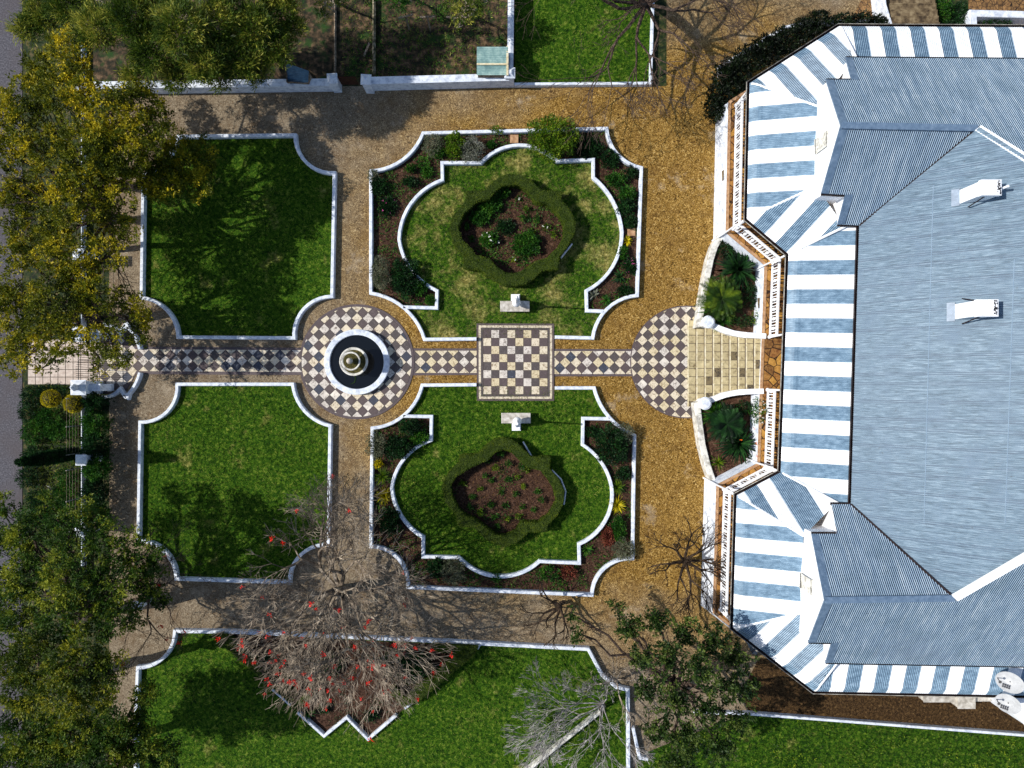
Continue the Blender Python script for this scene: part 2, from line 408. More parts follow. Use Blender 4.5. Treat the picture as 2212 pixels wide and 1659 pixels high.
def blades(p, z, L, W, lean=.8, rng=RNG):
    n = len(p); C = np.column_stack([p, np.full(n, z)])
    d = rng.normal(size=(n, 3)); d[:, 2] = np.abs(d[:, 2]) * .4 + lean; d = unit(d)
    s = unit(np.cross(d, rng.normal(size=(n, 3)))); Lr = L * rng.uniform(.5, 1.4, (n, 1))
    return np.stack([C - s * W * .5, C + s * W * .5, C + d * Lr + s * W * .2, C + d * Lr - s * W * .2], 1)

# ------------------------------------------------------------------ ground
def sheet(name, pts, z, mat, kind='structure'):
    mb = MB(); mb.poly([(p[0], p[1], z) for p in pts]); o = build(name, mb, mat); o["kind"] = kind; return o
def G(pts, z=0.0): return [P(x, y, z) for x, y in pts]
def rectf(x0, y0, x1, y1): return [(x0, y0), (x1, y0), (x1, y1), (x0, y1)]

sheet("ground", [(-160, -140), (160, -140), (160, 140), (-160, 140)], -0.02, M['verge'])
sheet("gravel_drive", G([(236, 186), (1440, 186), (1440, -300), (3000, -300), (3000, 2000), (236, 2000)]), 0.0, M['gravel'])
sheet("road", G(rectf(-900, -900, 48, 2600)), 0.0, M['asphalt'])
sheet("kitchen_garden_soil", G(rectf(200, -500, 1100, 184)), 0.004, M['wild'])

WALL_H = 0.30
lawnA = ([(384, 294), (637, 291)] + arc3((637, 291), (660, 349), (722, 373))[1:] + [(717, 640)] +
         arc3((717, 640), (657, 666), (635, 730))[1:] + [(384, 728)] + arc3((384, 728), (361, 671), (305, 643))[1:] +
         [(307, 500), (309, 378)] + arc3((309, 378), (361, 340), (384, 294))[1:-1])
lawnB = ([(382, 830), (632, 830)] + arc3((632, 830), (657, 887), (713, 920))[1:] + [(710, 1106), (709, 1178)] +
         arc3((709, 1178), (646, 1202), (625, 1259))[1:] + [(380, 1251)] + arc3((380, 1251), (355, 1192), (298, 1168))[1:] +
         [(302, 912)] + arc3((302, 912), (361, 889), (382, 830))[1:-1])
bedC = ([(1199, 728), (1281, 730)] + arc3((1281, 730), (1311, 668), (1377, 638))[1:] + [(1386, 362)] +
        arc3((1386, 362), (1332, 330), (1311, 277))[1:] + [(914, 287)] + arc3((914, 287), (876, 340), (801, 369))[1:] +
        [(801, 633)] + arc3((801, 633), (876, 668), (917, 733))[1:] + [(1029, 732)])
bedD = ([(1029, 831), (912, 832)] + arc3((912, 832), (874, 896), (804, 925))[1:] + [(801, 1181)] +
        arc3((801, 1181), (856, 1203), (881, 1269))[1:] + [(1279, 1286)] + arc3((1279, 1286), (1306, 1228), (1367, 1207))[1:] +
        [(1371, 941)] + arc3((1371, 941), (1309, 892), (1284, 838))[1:] + [(1199, 838)])
innC_top = ([(943, 665), (944, 628)] + arc3((944, 628), (894, 590), (862, 517))[1:] + arc3((862, 517), (887, 440), (956, 388))[1:] +
            [(955, 351), (1039, 351)] + arc3((1039, 351), (1121, 313), (1204, 347), 14)[1:] + [(1282, 344), (1282, 383)] +
            arc3((1282, 383), (1330, 445), (1344, 500))[1:] + arc3((1344, 500), (1327, 570), (1267, 628))[1:] + [(1268, 671)])
innC_l = (871, 663); innC_r = (1304, 672)
innD = ([(932, 900), (931, 951)] + arc3((931, 951), (865, 1002), (846, 1053))[1:] + arc3((846, 1053), (864, 1112), (914, 1161))[1:] +
        [(914, 1203), (991, 1205)] + arc3((991, 1205), (1080, 1246), (1166, 1213), 14)[1:] + [(1252, 1217), (1251, 1176)] +
        arc3((1251, 1176), (1303, 1134), (1322, 1053))[1:] + arc3((1322, 1053), (1304, 1006), (1259, 961))[1:] + [(1260, 904)])
innD_l = (871, 899); innD_r = (1317, 905)
lawnE = ([(377, 1364), (507, 1366), (884, 1383), (1271, 1403), (1301, 1459), (1331, 1485), (1357, 1491), (1358, 1653), (1360, 1900)] +
         [(290, 1900), (293, 1546), (297, 1443)] + arc3((297, 1443), (354, 1420), (377, 1364))[1:-1])
lawnF = [(1113, -400), (1113, 180), (1406, 179), (1411, 8), (1414, -400)]
lawnG = [(1376, 1640), (1621, 1543), (2212, 1589), (2900, 1640), (2900, 2400), (1376, 2400)]

sheet("lawn", G(lawnA, WALL_H), .03, M['lawn']); sheet("lawn", G(lawnB, WALL_H), .03, M['lawn'])
sheet("garden_bed_soil", G(bedC, WALL_H), .024, M['mulch']); sheet("garden_bed_soil", G(bedD, WALL_H), .024, M['mulch'])
lawnC = innC_top + [innC_r, (1289, 700), (1281, 730), (1199, 728), (1029, 732), (917, 733), (894, 693), innC_l]
lawnD = innD + [innD_r, (1294, 860), (1284, 838), (1199, 838), (1029, 831), (912, 832), (897, 870), innD_l]
sheet("lawn", G(lawnC, WALL_H), .036, M['lawn_dry']); sheet("lawn", G(lawnD, WALL_H), .036, M['lawn'])
sheet("lawn", G(lawnE, WALL_H), .03, M['lawn']); sheet("lawn", G(lawnF, .3), .03, M['lawn']); sheet("lawn", G(lawnG, .3), .03, M['lawn'])
sheet("gravel_patch", G([(236, 600), (300, 600), (300, 1500), (236, 1500)]), .006, M['gravel'])

M['yard'] = soil_mat("yard_soil", [(22, 14, 8), (52, 38, 22), (80, 60, 36), (124, 98, 62)], 9)
sheet("yard_soil", G([(1640, 1420), (1770, 1440), (2900, 1460), (2900, 1640), (2212, 1589), (1621, 1543), (1600, 1500)], .01), .008, M['yard'])

# ------------------------------------------------------------------ low white walls and taller walls
def section(w, h, b=.025):
    return [(-w / 2, -h - .05), (-w / 2, -b), (-w / 2 + b, 0), (w / 2 - b, 0), (w / 2, -b), (w / 2, -h - .05)]
def low_wall(name, pts, label, closed=False, w=.17, h=WALL_H, mat='white', cat="garden wall", group=None):
    mb = MB(); mb.sweep([P(x, y, h) for x, y in pts], section(w, h), closed)
    return tag(build(name, mb, M[mat]), label, cat, group)
low_wall("low_wall", lawnA, "low white kerb wall round the shaded square lawn nearest the overhanging golden trees", True)
low_wall("low_wall", lawnB, "low white kerb wall round the square lawn between path and red-flowered bare tree", True)
low_wall("low_wall", bedC, "low white outer wall round the flower bed north of the chess board")
low_wall("low_wall", bedD, "low white outer wall round the flower bed south of the chess board")
low_wall("low_wall", [innC_l] + innC_top + [innC_r], "scalloped white inner wall between dry lawn and bed, behind the bench with large round bush")
low_wall("low_wall", [innD_l] + innD + [innD_r], "scalloped white inner wall round the lawn south of the chess board")
low_wall("low_wall", lawnE[9:] + lawnE[:9], "long white kerb wall round the large lower lawn with the diamond bed")
low_wall("low_wall", [(1111, 181), (1406, 179), (1411, 8), (1414, -300)], "straight white kerb wall round the lawn under the dark bare tree", w=.14)
low_wall("low_wall", [(1500, 1540), (1621, 1543), (2212, 1589), (2700, 1626)], "straight white kerb wall along the grass below the house", w=.13)
low_wall("low_wall", [(1152, 1656), (1100, 1697)][::-1] + [(1297, 1539)], "white diagonal wall under the pale bare tree", w=.15, h=.4, mat='white_old')
low_wall("low_wall", [(1368, 1573), (1382, 1638), (1400, 1641)], "short white bent wall under the sparse green tree", w=.16)
low_wall("low_wall", [(588, 1489), (628, 1524)], "short piece of white wall left of the small palm in the diamond bed", w=.14)
low_wall("low_wall", [(642, 1539), (700, 1591), (749, 1551), (795, 1598), (856, 1546)], "zigzag white wall at the lower tip of the diamond bed", w=.14)
low_wall("low_wall", [(874, 1531), (889, 1519)], "shortest white wall piece, at the end of the diagonal hedge", w=.14)
low_wall("low_wall", [(1037, 1393), (1031, 1402)], "tiny white spur wall where the diagonal hedge meets the gravel", w=.12)
low_wall("low_wall", [(1557, 163), (1555, 144), (1589, 123), (1633, 97), (1655, 82), (1700, 58), (1738, 49), (1835, 46), (1925, 46)],
         "white kerb wall half buried in very dark shrubs beside the house", w=.17)
entryL = arc3((218, 858), (240, 854), (258, 840), 6) + [(269.6, 858)] + arc3((269.6, 858), (288, 836), (301, 805), 6)
entryU = arc3((218, 701), (240, 705), (258, 719), 6) + [(269.6, 701)] + arc3((269.6, 701), (288, 723), (301, 754), 6)
low_wall("low_wall", entryL, "curved notched white wall beside the entrance paving and dark hedge", w=.15)
low_wall("low_wall", entryU, "curved notched white wall under the golden tree beside the entrance paving", w=.15)
low_wall("low_wall", [(176, 60), (176, 712)], "thin white plinth wall of the railing, under the golden tree", w=.07, h=.35)
low_wall("low_wall", [(176, 850), (176, 1240)], "thin white plinth wall of the railing above the dark hedge", w=.07, h=.35)

def coped_wall(name, a, b, w, h, label, mat='white'):
    mb = MB(); pts = [P(*a, h), P(*b, h)]
    mb.sweep(pts, [(-w / 2, -h - .05), (-w / 2, -.12), (-w / 2 - .03, -.12), (-w / 2 - .03, -.06), (0, 0), (w / 2 + .03, -.06), (w / 2 + .03, -.12), (w / 2, -.12), (w / 2, -h - .05)])
    return tag(build(name, mb, M[mat]), label, "wall")
coped_wall("high_wall", (200, 183), (716, 176), .30, .85, "tall white wall under the feathery tree, left of the rusty gate")
coped_wall("high_wall", (792, 173), (1100, 165), .30, .95, "tall white wall between rusty gate and corrugated shed roof")
coped_wall("high_wall", (1102, 157), (1107, -300), .24, 1.0, "white wall running away between kitchen garden and lawn")
coped_wall("high_wall", (723, 160), (724, -200), .05, .2, "thin pale board fence behind the left gate pillar", 'wood')
coped_wall("high_wall", (807, 160), (808, -200), .10, .3, "thin mossy weathered wall behind the right gate pillar", 'mosswood')
def pillar(name, X, Y, s, h, label, rz=0, cap=True, mat='white', group="white gate and fence pillars"):
    c = P(X, Y, h); t = empty(name, (c.x, c.y, 0), label, "pillar", group)
    mb = MB(); mb.box(c, s, s, -.05, h - .1, rz); build("shaft", mb, M[mat], t)
    mb = MB(); mb.box(c, s + .1, s + .1, h - .1, h - .02, rz)
    mb.box(c, s + .06, s + .06, h - .02, h + .12, rz, top=.35); build("cap", mb, M[mat], t)
    return t
pillar("gate_pillar", 717, 169, .40, 1.25, "white pillar at the left side of the rusty gate", .05)
pillar("gate_pillar", 790, 171, .40, 1.25, "white pillar at the right side of the rusty gate", -.05)
pillar("wall_pillar", 1101, 157, .42, 1.25, "white pillar at the corner beside the corrugated shed roof")
pillar("fence_pillar", 174, 994, .42, 1.5, "small white fence pillar by the leaning pencil cypress")
pillar("fence_pillar", 172, 198, .42, 1.5, "small white fence pillar at the upper end, in the golden tree")
pillar("fence_pillar", 168, 549, .42, 1.5, "small white fence pillar buried in the middle of the golden tree")
pillar("fence_pillar", 172, 1149, .42, 1.5, "small white fence pillar at the edge of the dark green tree")
pillar("wall_pillar", 296, 1308, .32, 1.1, "small white pillar beside the lower gravel path under dark tree")
def big_pillar(X, Y, label):
    t = pillar("entrance_pillar", X, Y, .62, 1.65, label, group=None)
    c = P(X, Y, 1.65); mb = MB(); mb.box((c.x + .55, c.y), .6, .34, -.05, 1.25)
    build("wing", mb, M['white'], t)
    mb = MB(); mb.lathe((c.x, c.y), [(.16, 1.74), (.10, 1.82), (.17, 1.95), (.12, 2.08), (.03, 2.2), (0, 2.24)], 14); build("finial", mb, M['white'], t, True)
big_pillar(168, 837, "large white entrance pillar with finial beside the yellow clipped balls")
big_pillar(168, 722, "large white entrance pillar with finial half hidden by golden leaves")

# gates, railings
g = empty("garden_gate", P(757, 184), "low rusty brown gate between two white pillars", "gate")
mb = MB(); a, b = P(735, 184), P(777, 184)
mb.tube([a + Vector((0, 0, .15)), b + Vector((0, 0, .15))], .02); build("rail", mb, M['rust'], g); mb = MB(); mb.tube([a + Vector((0, 0, .95)), b + Vector((0, 0, .95))], .025)
build("rail", mb, M['rust'], g)
mb = MB()
for i in range(13):
    q = a.lerp(b, (i + .5) / 13); mb.box(q, .05, .02, .1, 1.0)
build("gate_panel", mb, M['rust'], g)
g = empty("entrance_gate", P(176, 779), "black iron entrance gate across the pale paved path", "gate")
for k, (y0, y1) in enumerate(((733, 778), (780, 826))):
    a, b = P(205, y0), P(205, y1); mb = MB()
    q3 = [a + Vector((0, 0, .15)), a + Vector((0, 0, 1.38)), b + Vector((0, 0, 1.38)), b + Vector((0, 0, .15)), a + Vector((0, 0, .15))]
    mb.tube(q3, .018); leafo = build("gate_leaf", mb, M['iron'], g)
    mb = MB()
    for i in range(11):
        q = a.lerp(b, i / 10); mb.tube([q + Vector((0, 0, .08)), q + Vector((0, 0, 1.45 + .15 * math.sin(i / 10 * 3.14)))], .012, 5)
    build("bars", mb, M['iron'], leafo)
def railing(y0, y1, label):
    a, b = P(176, y0, .35), P(176, y1, .35); g = empty("railing_fence", ((a.x + b.x) / 2, (a.y + b.y) / 2, .35), label, "fence", "grey railings on the thin white wall")
    for z in (.62, .85, 1.08, 1.32, 1.55):
        mb = MB(); mb.tube([Vector((a.x, a.y, z)), Vector((b.x, b.y, z))], .008, 5); build("rail", mb, M['wood'], g)
    n = max(2, int((a - b).length / 1.9))
    for i in range(n + 1):
        q = a.lerp(b, i / n); mb = MB(); mb.tube([Vector((q.x, q.y, .3)), Vector((q.x, q.y, 1.6))], .022, 6); build("post", mb, M['concrete'], g)
railing(860, 978, "railing between the entrance pillar and the leaning cypress"); railing(1010, 1140, "railing between two small white pillars beside the dark hedge")
railing(210, 540, "upper railing hidden under the golden tree"); railing(560, 700, "middle railing hidden under the golden tree")

# ------------------------------------------------------------------ paving
def clip_convex(poly, clip):
    out = poly
    n = len(clip)
    for i in range(n):
        a, b = clip[i], clip[(i + 1) % n]; inp, out = out, []
        if not inp: break
        def side(p): return (b[0] - a[0]) * (p[1] - a[1]) - (b[1] - a[1]) * (p[0] - a[0])
        for j in range(len(inp)):
            p, q = inp[j], inp[(j + 1) % len(inp)]; sp, sq = side(p), side(q)
            if sp >= 0: out.append(p)
            if sp * sq < 0:
                t = sp / (sp - sq); out.append((p[0] + (q[0] - p[0]) * t, p[1] + (q[1] - p[1]) * t))
    return out
def ccw(c):
    a = sum(c[i][0] * c[(i + 1) % len(c)][1] - c[(i + 1) % len(c)][0] * c[i][1] for i in range(len(c)))
    return c if a > 0 else c[::-1]
LM = ['l0', 'l0', 'l1', 'l2']; DM = ['d0', 'd0', 'd1', 'd2']
TM = [M[k] for k in ('l0', 'l1', 'l2', 'd0', 'd1', 'd2')]
def tile_m(light, x, y, blue=.1):
    if light: return R.choice([0, 0, 1, 2] if x > 900 else [0, 1, 1, 0])
    return 5 if R.random() < blue else R.choice([3, 3, 4])
PITCH = 23.62
def diamonds(clip, ox, oy, z, blue=.1, xr=None, yr=None, hole=None):
    mb = MB(); clip = ccw(clip); xs = [p[0] for p in clip]; ys = [p[1] for p in clip]; h = PITCH / 2
    for m in range(int((min(xs) - ox) / h) - 2, int((max(xs) - ox) / h) + 3):
        for n in range(int((min(ys) - oy) / h) - 2, int((max(ys) - oy) / h) + 3):
            if (m + n) % 2: continue
            cx, cy = ox + m * h, oy + n * h
            if hole and math.hypot(cx - hole[0], cy - hole[1]) < hole[2]: continue
            g = h * .955; q = clip_convex(ccw([(cx - g, cy), (cx, cy - g), (cx + g, cy), (cx, cy + g)]), clip)
            if len(q) < 3: continue
            zz = z + R.uniform(0, .003)
            mb.prism([P(x, y, zz) for x, y in q], z - .02, tile_m(m % 2 == 0, cx, cy, blue))
    return mb
def circle(cx, cy, r, n=64): return [(cx + r * math.cos(2 * math.pi * i / n), cy + r * math.sin(2 * math.pi * i / n)) for i in range(n)]
def paved(name, outer, inner, org, label, z=.03, blue=.1, hole=None):
    mb = MB(); mb.prism(G(outer, z), -.02); o = build(name, mb, M['border']); o["kind"] = 'structure'
    mb = MB(); mb.poly(G(inner, z + .004)); build("bedding", mb, M['mortar'], o)
    build("paving_slabs", diamonds(inner, *org, z + .010, blue, hole=hole), TM, o)
    return o
paved("tiled_path", [(212, 748), (652, 751), (652, 810), (212, 808)], [(212, 754), (652, 756.5), (652, 803.5), (212, 801)], (333.4 - 6 * PITCH, 779), "", z=.032)
paved("tiled_forecourt", [(214, 706), (236, 709), (254, 724), (266, 712), (288, 740), (296, 756), (296, 803), (286, 822), (268, 850), (255, 836), (236, 850), (214, 853)],
      [(216, 712), (240, 716), (288, 748), (294, 758), (294, 801), (284, 822), (240, 846), (216, 848)], (333.4 - 6 * PITCH, 779), "", z=.026)
paved("tiled_path", [(888, 752.5), (1030, 752.5), (1030, 810), (888, 811)], [(896, 757.5), (1030, 757.5), (1030, 805.5), (896, 805.5)], (908, 782), "", z=.022)
paved("tiled_path", [(1196, 753.5), (1366, 754), (1366, 813), (1196, 813)], [(1196, 758.5), (1366, 758.5), (1366, 808), (1196, 808)], (1222.5 - 1.5, 783), "", z=.022)
paved("tiled_circle", circle(770.5, 781.5, 124.5), circle(770.5, 781.5, 119), (333.4 + 18.5 * PITCH + 1, 782 - 0), "", .040, .2, (773, 782, 55))
paved("tiled_circle", circle(1483, 782, 122), circle(1483, 782, 119.5), (1458.5, 782.5), "", .040, .04)
# square entrance paving
mb = MB(); mb.prism(G([(60, 745), (214, 748), (214, 830), (60, 830)], .01), -.02); o = build("entrance_paving", mb, M['joint']); o["kind"] = 'structure'
mb = MB()
for i in range(10):
    for j in range(6):
        x, y = 60 + i * 16.3, 733 + j * 16.3
        mb.prism(G([(x + .7, y + .7), (x + 15.6, y + .7), (x + 15.6, y + 15.6), (x + .7, y + 15.6)], .022 + R.uniform(0, .004)), 0)
build("paving_slabs", mb, M['light_paving'], o)

# chess board
mb = MB(); CB = [(1029.3, 698.3), (1197, 699), (1197, 866), (1030, 866)]; mb.prism(G(CB, .055), -.02)
cb = tag(build("chess_board", mb, M['joint']), "large paved outdoor chess board between two lawns", "chess board")
def bil(u, v):
    x = (1 - v) * (CB[0][0] + (CB[1][0] - CB[0][0]) * u) + v * (CB[3][0] + (CB[2][0] - CB[3][0]) * u)
    y = (1 - u) * (CB[0][1] + (CB[3][1] - CB[0][1]) * v) + u * (CB[1][1] + (CB[2][1] - CB[1][1]) * v)
    return x, y
def cell(mb, u0, v0, u1, v1, m, z=.062):
    q = [bil(u0, v0), bil(u1, v0), bil(u1, v1), bil(u0, v1)]; mb.prism([P(x, y, z) for x, y in q], .03, m)
sq = MB(); bd = MB(); N = 167.5; a = 14.3 / N; s = (1 - 2 * a) / 8
for i in range(8):
    for j in range(8):
        lt = (i + j) % 2 == 1; e = .35 / N
        cell(sq, a + i * s + e, a + j * s + e, a + (i + 1) * s - e, a + (j + 1) * s - e, tile_m(lt, 1000, 0, .06), .066 if lt else .062)
build("squares", sq, TM, cb)
for ring, (o0, o1, mm) in enumerate(((0.0, 4.2 / N, 3), (4.4 / N, 9.2 / N, 0), (9.4 / N, 14.0 / N, 4))):
    nseg = 9; L = 1 - 2 * o0
    for k in range(nseg):
        u0, u1 = o0 + L * k / nseg + .002, o0 + L * (k + 1) / nseg - .002; zz = .058 + ring * .002
        for side in range(4):
            i0, i1 = (u0, u1) if side < 2 else (max(u0, o1), min(u1, 1 - o1))
            if side == 0: cell(bd, i0, o0, i1, o1, mm, zz)
            if side == 1: cell(bd, i0, 1 - o1, i1, 1 - o0, mm, zz)
            if side == 2: cell(bd, o0, i0, o1, i1, mm, zz)
            if side == 3: cell(bd, 1 - o1, i0, 1 - o0, i1, mm, zz)
build("border_strips", bd, TM, cb)

# ------------------------------------------------------------------ fountain
fc = P(771.5, 782, .3)
f = empty("fountain", (fc.x, fc.y, .04), "round white fountain pool with two-tier mossy bowl in the middle of the tiled circle", "fountain")
mb = MB(); mb.lathe((fc.x, fc.y), [(1.60, 0), (1.60, .30), (1.63, .32), (1.63, .38), (1.61, .40), (1.36, .40), (1.34, .38), (1.34, .05)], 72); build("basin_wall", mb, M['white'], f, False)
mb = MB(); mb.lathe((fc.x, fc.y), [(1.345, .27), (.6, .27), (.01, .27)], 48); build("water", mb, M['water'], f)
mb = MB(); mb.lathe((fc.x, fc.y), [(.26, .1), (.24, .4), (.16, .55), (.14, .75), (.3, .88), (.62, 1.0), (.70, 1.06), (.70, 1.1), (.66, 1.12), (.60, 1.06), (.5, 1.0), (.01, .98)], 40)
lb = build("lower_bowl", mb, M['white_old'], f, True)
mb = MB(); mb.lathe((fc.x, fc.y), [(.60, 1.045), (.4, 1.05), (.12, 1.06)], 30); build("moss", mb, M['moss'], lb)
mb = MB(); mb.lathe((fc.x, fc.y), [(.12, 1.0), (.09, 1.3), (.14, 1.5), (.38, 1.62), (.455, 1.68), (.455, 1.73), (.42, 1.74), (.37, 1.69), (.01, 1.66)], 36)
ub = build("upper_bowl", mb, M['white_old'], f, True)
mb = MB(); mb.lathe((fc.x, fc.y), [(.375, 1.70), (.2, 1.72), (.05, 1.73)], 26); build("moss", mb, M['moss'], ub)
mb = MB(); mb.lathe((fc.x, fc.y), [(.08, 1.7), (.07, 1.85), (.14, 1.92), (.15, 1.99), (.10, 2.08), (.03, 2.13), (.0, 2.14)], 20); build("finial", mb, M['concrete'], f, True)
mb = MB(); mb.tube([P(766, 808, .29), P(768, 818, .29), P(766, 826, .29), P(757, 830, .29)], [.02, .02, .02, .01], 6); tag(build("hose", mb, M['lf_bright']), "thin pale green hose end floating in the fountain pool", "hose")

# ------------------------------------------------------------------ benches and ornaments
def bench(x0, y0, x1, y1, label):
    c = P((x0 + x1) / 2, (y0 + y1) / 2, .45); L = (x1 - x0) * (H - .45) / FPX; Wd = (y1 - y0) * (H - .45) / FPX
    t = empty("stone_bench", (c.x, c.y, .03), label, "bench", "stone benches facing the chess board")
    mb = MB(); mb.box(c, L, Wd, .36, .43); mb.box(c, L, Wd, .43, .45, top=.975); build("seat", mb, M['concrete'], t)
    for s in (-1, 1):
        mb = MB(); mb.box((c.x + s * L * .34, c.y), .14, Wd * .8, .02, .36); build("leg", mb, M['concrete'], t)
bench(1080.5, 650, 1144, 673, "pale stone bench on the dry lawn, north of the chess board"); bench(1083, 892, 1146.5, 914.5, "pale stone bench on the green lawn, south of the chess board")
def ornament(X, Yb, Yp, sgn, label):
    c = P(X, Yb, 1.0); p = P(X - 2, Yp, .3)
    t = empty("garden_ornament", (p.x, p.y, .03), label, "ornament", "white ornaments behind the stone benches")
    mb = MB(); mb.box(p, .44, .42, .02, .36); mb.box(p, .36, .34, .36, .40); build("plinth", mb, M['white_clean'], t)
    mb = MB(); d = p - c
    prof = [(.05, .40, 1), (.08, .5, .8), (.15, .65, .45), (.20, .82, .15), (.215, 1.0, 0), (.19, 1.15, 0), (.12, 1.28, 0), (.07, 1.36, 0), (.055, 1.5, 0), (.045, 2.0, 0), (.04, 2.6, 0), (.035, 3.1, 0), (.06, 3.14, 0), (.075, 3.22, 0), (.055, 3.3, 0), (.005, 3.33, 0)]
    mb.tube([Vector((c.x + d.x * k, c.y + d.y * k, z)) for r, z, k in prof], [r for r, z, k in prof], 20)
    build("body", mb, M['white_clean'], t, True)
ornament(1115.5, 654, 645, 1, "white bulb shaped ornament with tall thin neck behind the bench north of the chess board")
ornament(1117.3, 910, 921, -1, "white bulb shaped ornament with tall thin neck behind the bench south of the chess board")
for X, Y, s, lb in ((1111, 300, 18, "square sandstone slab in the bed left of the big round bush"), (1364, 501, 17, "square sandstone slab beside the small yellow spiky plant")):
    c = P(X, Y, .1); mb = MB(); mb.box(c, s / 43, s / 43, .0, .1); mb.box(c, s / 43, s / 43, .1, .12, top=.95); tag(build("stone_slab", mb, M['slab']), lb, "stone slab", "sandstone slabs in the flower bed")

# ------------------------------------------------------------------ corrugated sheets
def intervals(poly, t, org, dr, cr):
    """parameters along dr where the line at offset t along cr crosses the plan polygon"""
    xs = []
    n = len(poly)
    for i in range(n):
        p, q = poly[i], poly[(i + 1) % n]
        tp = (p[0] - org[0]) * cr[0] + (p[1] - org[1]) * cr[1] - t; tq = (q[0] - org[0]) * cr[0] + (q[1] - org[1]) * cr[1] - t
        if (tp > 0) != (tq > 0):
            k = tp / (tp - tq); x, y = p[0] + (q[0] - p[0]) * k, p[1] + (q[1] - p[1]) * k
            xs.append((x - org[0]) * dr[0] + (y - org[1]) * dr[1])
    xs.sort(); return [(xs[i], xs[i + 1]) for i in range(0, len(xs) - 1, 2)]
def corrugated(poly, org, dr, zf, pitch=.08, amp=.009, nd=1, stripe=None, sub=6, knots=None):
    """poly: plan polygon; dr: unit plan direction up the slope; zf(d): height at distance d from org along dr"""
    cr = (-dr[1], dr[0]); ts = [(p[0] - org[0]) * cr[0] + (p[1] - org[1]) * cr[1] for p in poly]
    t0, t1 = min(ts), max(ts); st_ = pitch / sub; i0 = math.ceil(t0 / st_); n = int(t1 / st_ - i0 - .01); mb = MB(); prev = None
    for i in range(n + 1):
        t = (i0 + i + .013) * st_; iv = intervals(poly, t, org, dr, cr); dz = amp * math.sin(2 * math.pi * t / pitch)
        cols = []
        for a, b in iv:
            ds = [a + (b - a) * k / nd for k in range(nd + 1)]
            if knots: ds = [a] + [k for k in knots if a < k < b] + [b]; ds = ds + [b] * (len(knots) + 2 - len(ds))
            o = len(mb.v)
            for d in ds: mb.v.append((org[0] + dr[0] * d + cr[0] * t, org[1] + dr[1] * d + cr[1] * t, zf(d) + dz))
            cols.append((o, len(ds)))
        if prev and len(prev) == len(cols):
            m = 0 if stripe is None else stripe(t - st_ / 2)
            for (o0, k0), (o1, k1) in zip(prev, cols):
                for k in range(min(k0, k1) - 1): mb.f.append((o0 + k, o0 + k + 1, o1 + k + 1, o1 + k)); mb.m.append(m)
        prev = cols
    return mb

# ------------------------------------------------------------------ the house
ZE, ZT, ZF = 3.9, 4.85, 1.5
house = empty("house", (20, 0, 0), "large house with blue grey corrugated roof and striped verandah canopy", "house")
def PW(X, Y, z): return P(X, Y, z)
EAVE = [(2700, 62), (1812, 57), (1619, 180), (1613, 473), (1703, 549), (1686, 1020), (1591, 1070), (1583, 1356), (1758, 1493), (2700, 1512)]
TOPS = [[(1850, 123), (2700, 132)], [(1766, 229), (1850, 123)], [(1763, 402), (1766, 229)], [(1828, 488), (1763, 402)],
        [(1811, 1087), (1845, 1089), (1860, 486), (1828, 488)], [(1736, 1158), (1811, 1087)], [(1731, 1324), (1736, 1158)], [(1808, 1434), (1731, 1324)], [(2700, 1448), (1808, 1434)]]
def prof(d):
    t = max(0, d / 2.7)
    s = .30 * (1 - (1 - t / .2) ** 2) + .02 if t < .2 else .32 + .68 * (t - .2) / .8
    return ZE + (ZT - ZE) * min(s, 1.12)
canopy = bpy.data.objects.new("verandah_roof", None); link(canopy, house, None); canopy.location = (0, 0, 0)
stripew = .64; phase = [0.1, .1, .62, .2, .25, .55, .55, .3, .5]
for i in range(9):
    a, b = P(*EAVE[i], ZE), P(*EAVE[i + 1], ZE); poly = [a, b] + [P(x, y, ZT) for x, y in TOPS[i]]
    c = sum(poly, Vector()) / len(poly); e = (b - a); e = Vector((e.x, e.y)).normalized(); nrm = Vector((-e.y, e.x))
    if nrm.dot(Vector((c.x - a.x, c.y - a.y))) < 0: nrm = -nrm
    L = (b - a).length
    org = b if i == 0 else a
    # stripes count along the eave from the corner
    ph = phase[i] * 1.28; sgn = 1
    mb = corrugated([(p.x, p.y) for p in poly], (org.x, org.y), (nrm.x, nrm.y), prof, .08, .013, knots=[.07, .14, .22, .32, .43, .54],
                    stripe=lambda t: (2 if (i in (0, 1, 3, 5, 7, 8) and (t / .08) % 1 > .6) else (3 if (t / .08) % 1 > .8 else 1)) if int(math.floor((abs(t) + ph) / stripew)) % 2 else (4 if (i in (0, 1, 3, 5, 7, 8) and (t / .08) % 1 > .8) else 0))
    build("roof_panel", mb, [M['stripe_white'], M['stripe_grey'], M['stripe_valley_shade'], M['stripe_soft_shade'], M['stripe_white_rib_shade']], canopy)
gp = [P(x, y, ZE) for x, y in EAVE]
mb = MB(); mb.sweep(gp, [(.0, -.02), (.0, -.16), (-.13, -.16), (-.13, 0), (-.115, 0), (-.115, -.13), (-.015, -.13), (-.015, -.02)] if False else [(.02, .0), (.02, -.14), (-.11, -.14), (-.11, .0), (-.09, .0), (-.09, -.1), (.0, -.1), (.0, .0)])
build("gutter", mb, M['gutter'], house)
mb = MB(); mb.sweep(gp, [(-.112, .002), (-.112, -.03), (-.135, -.03), (-.135, .002)]); build("gutter_lip", mb, M['white_old'], house)
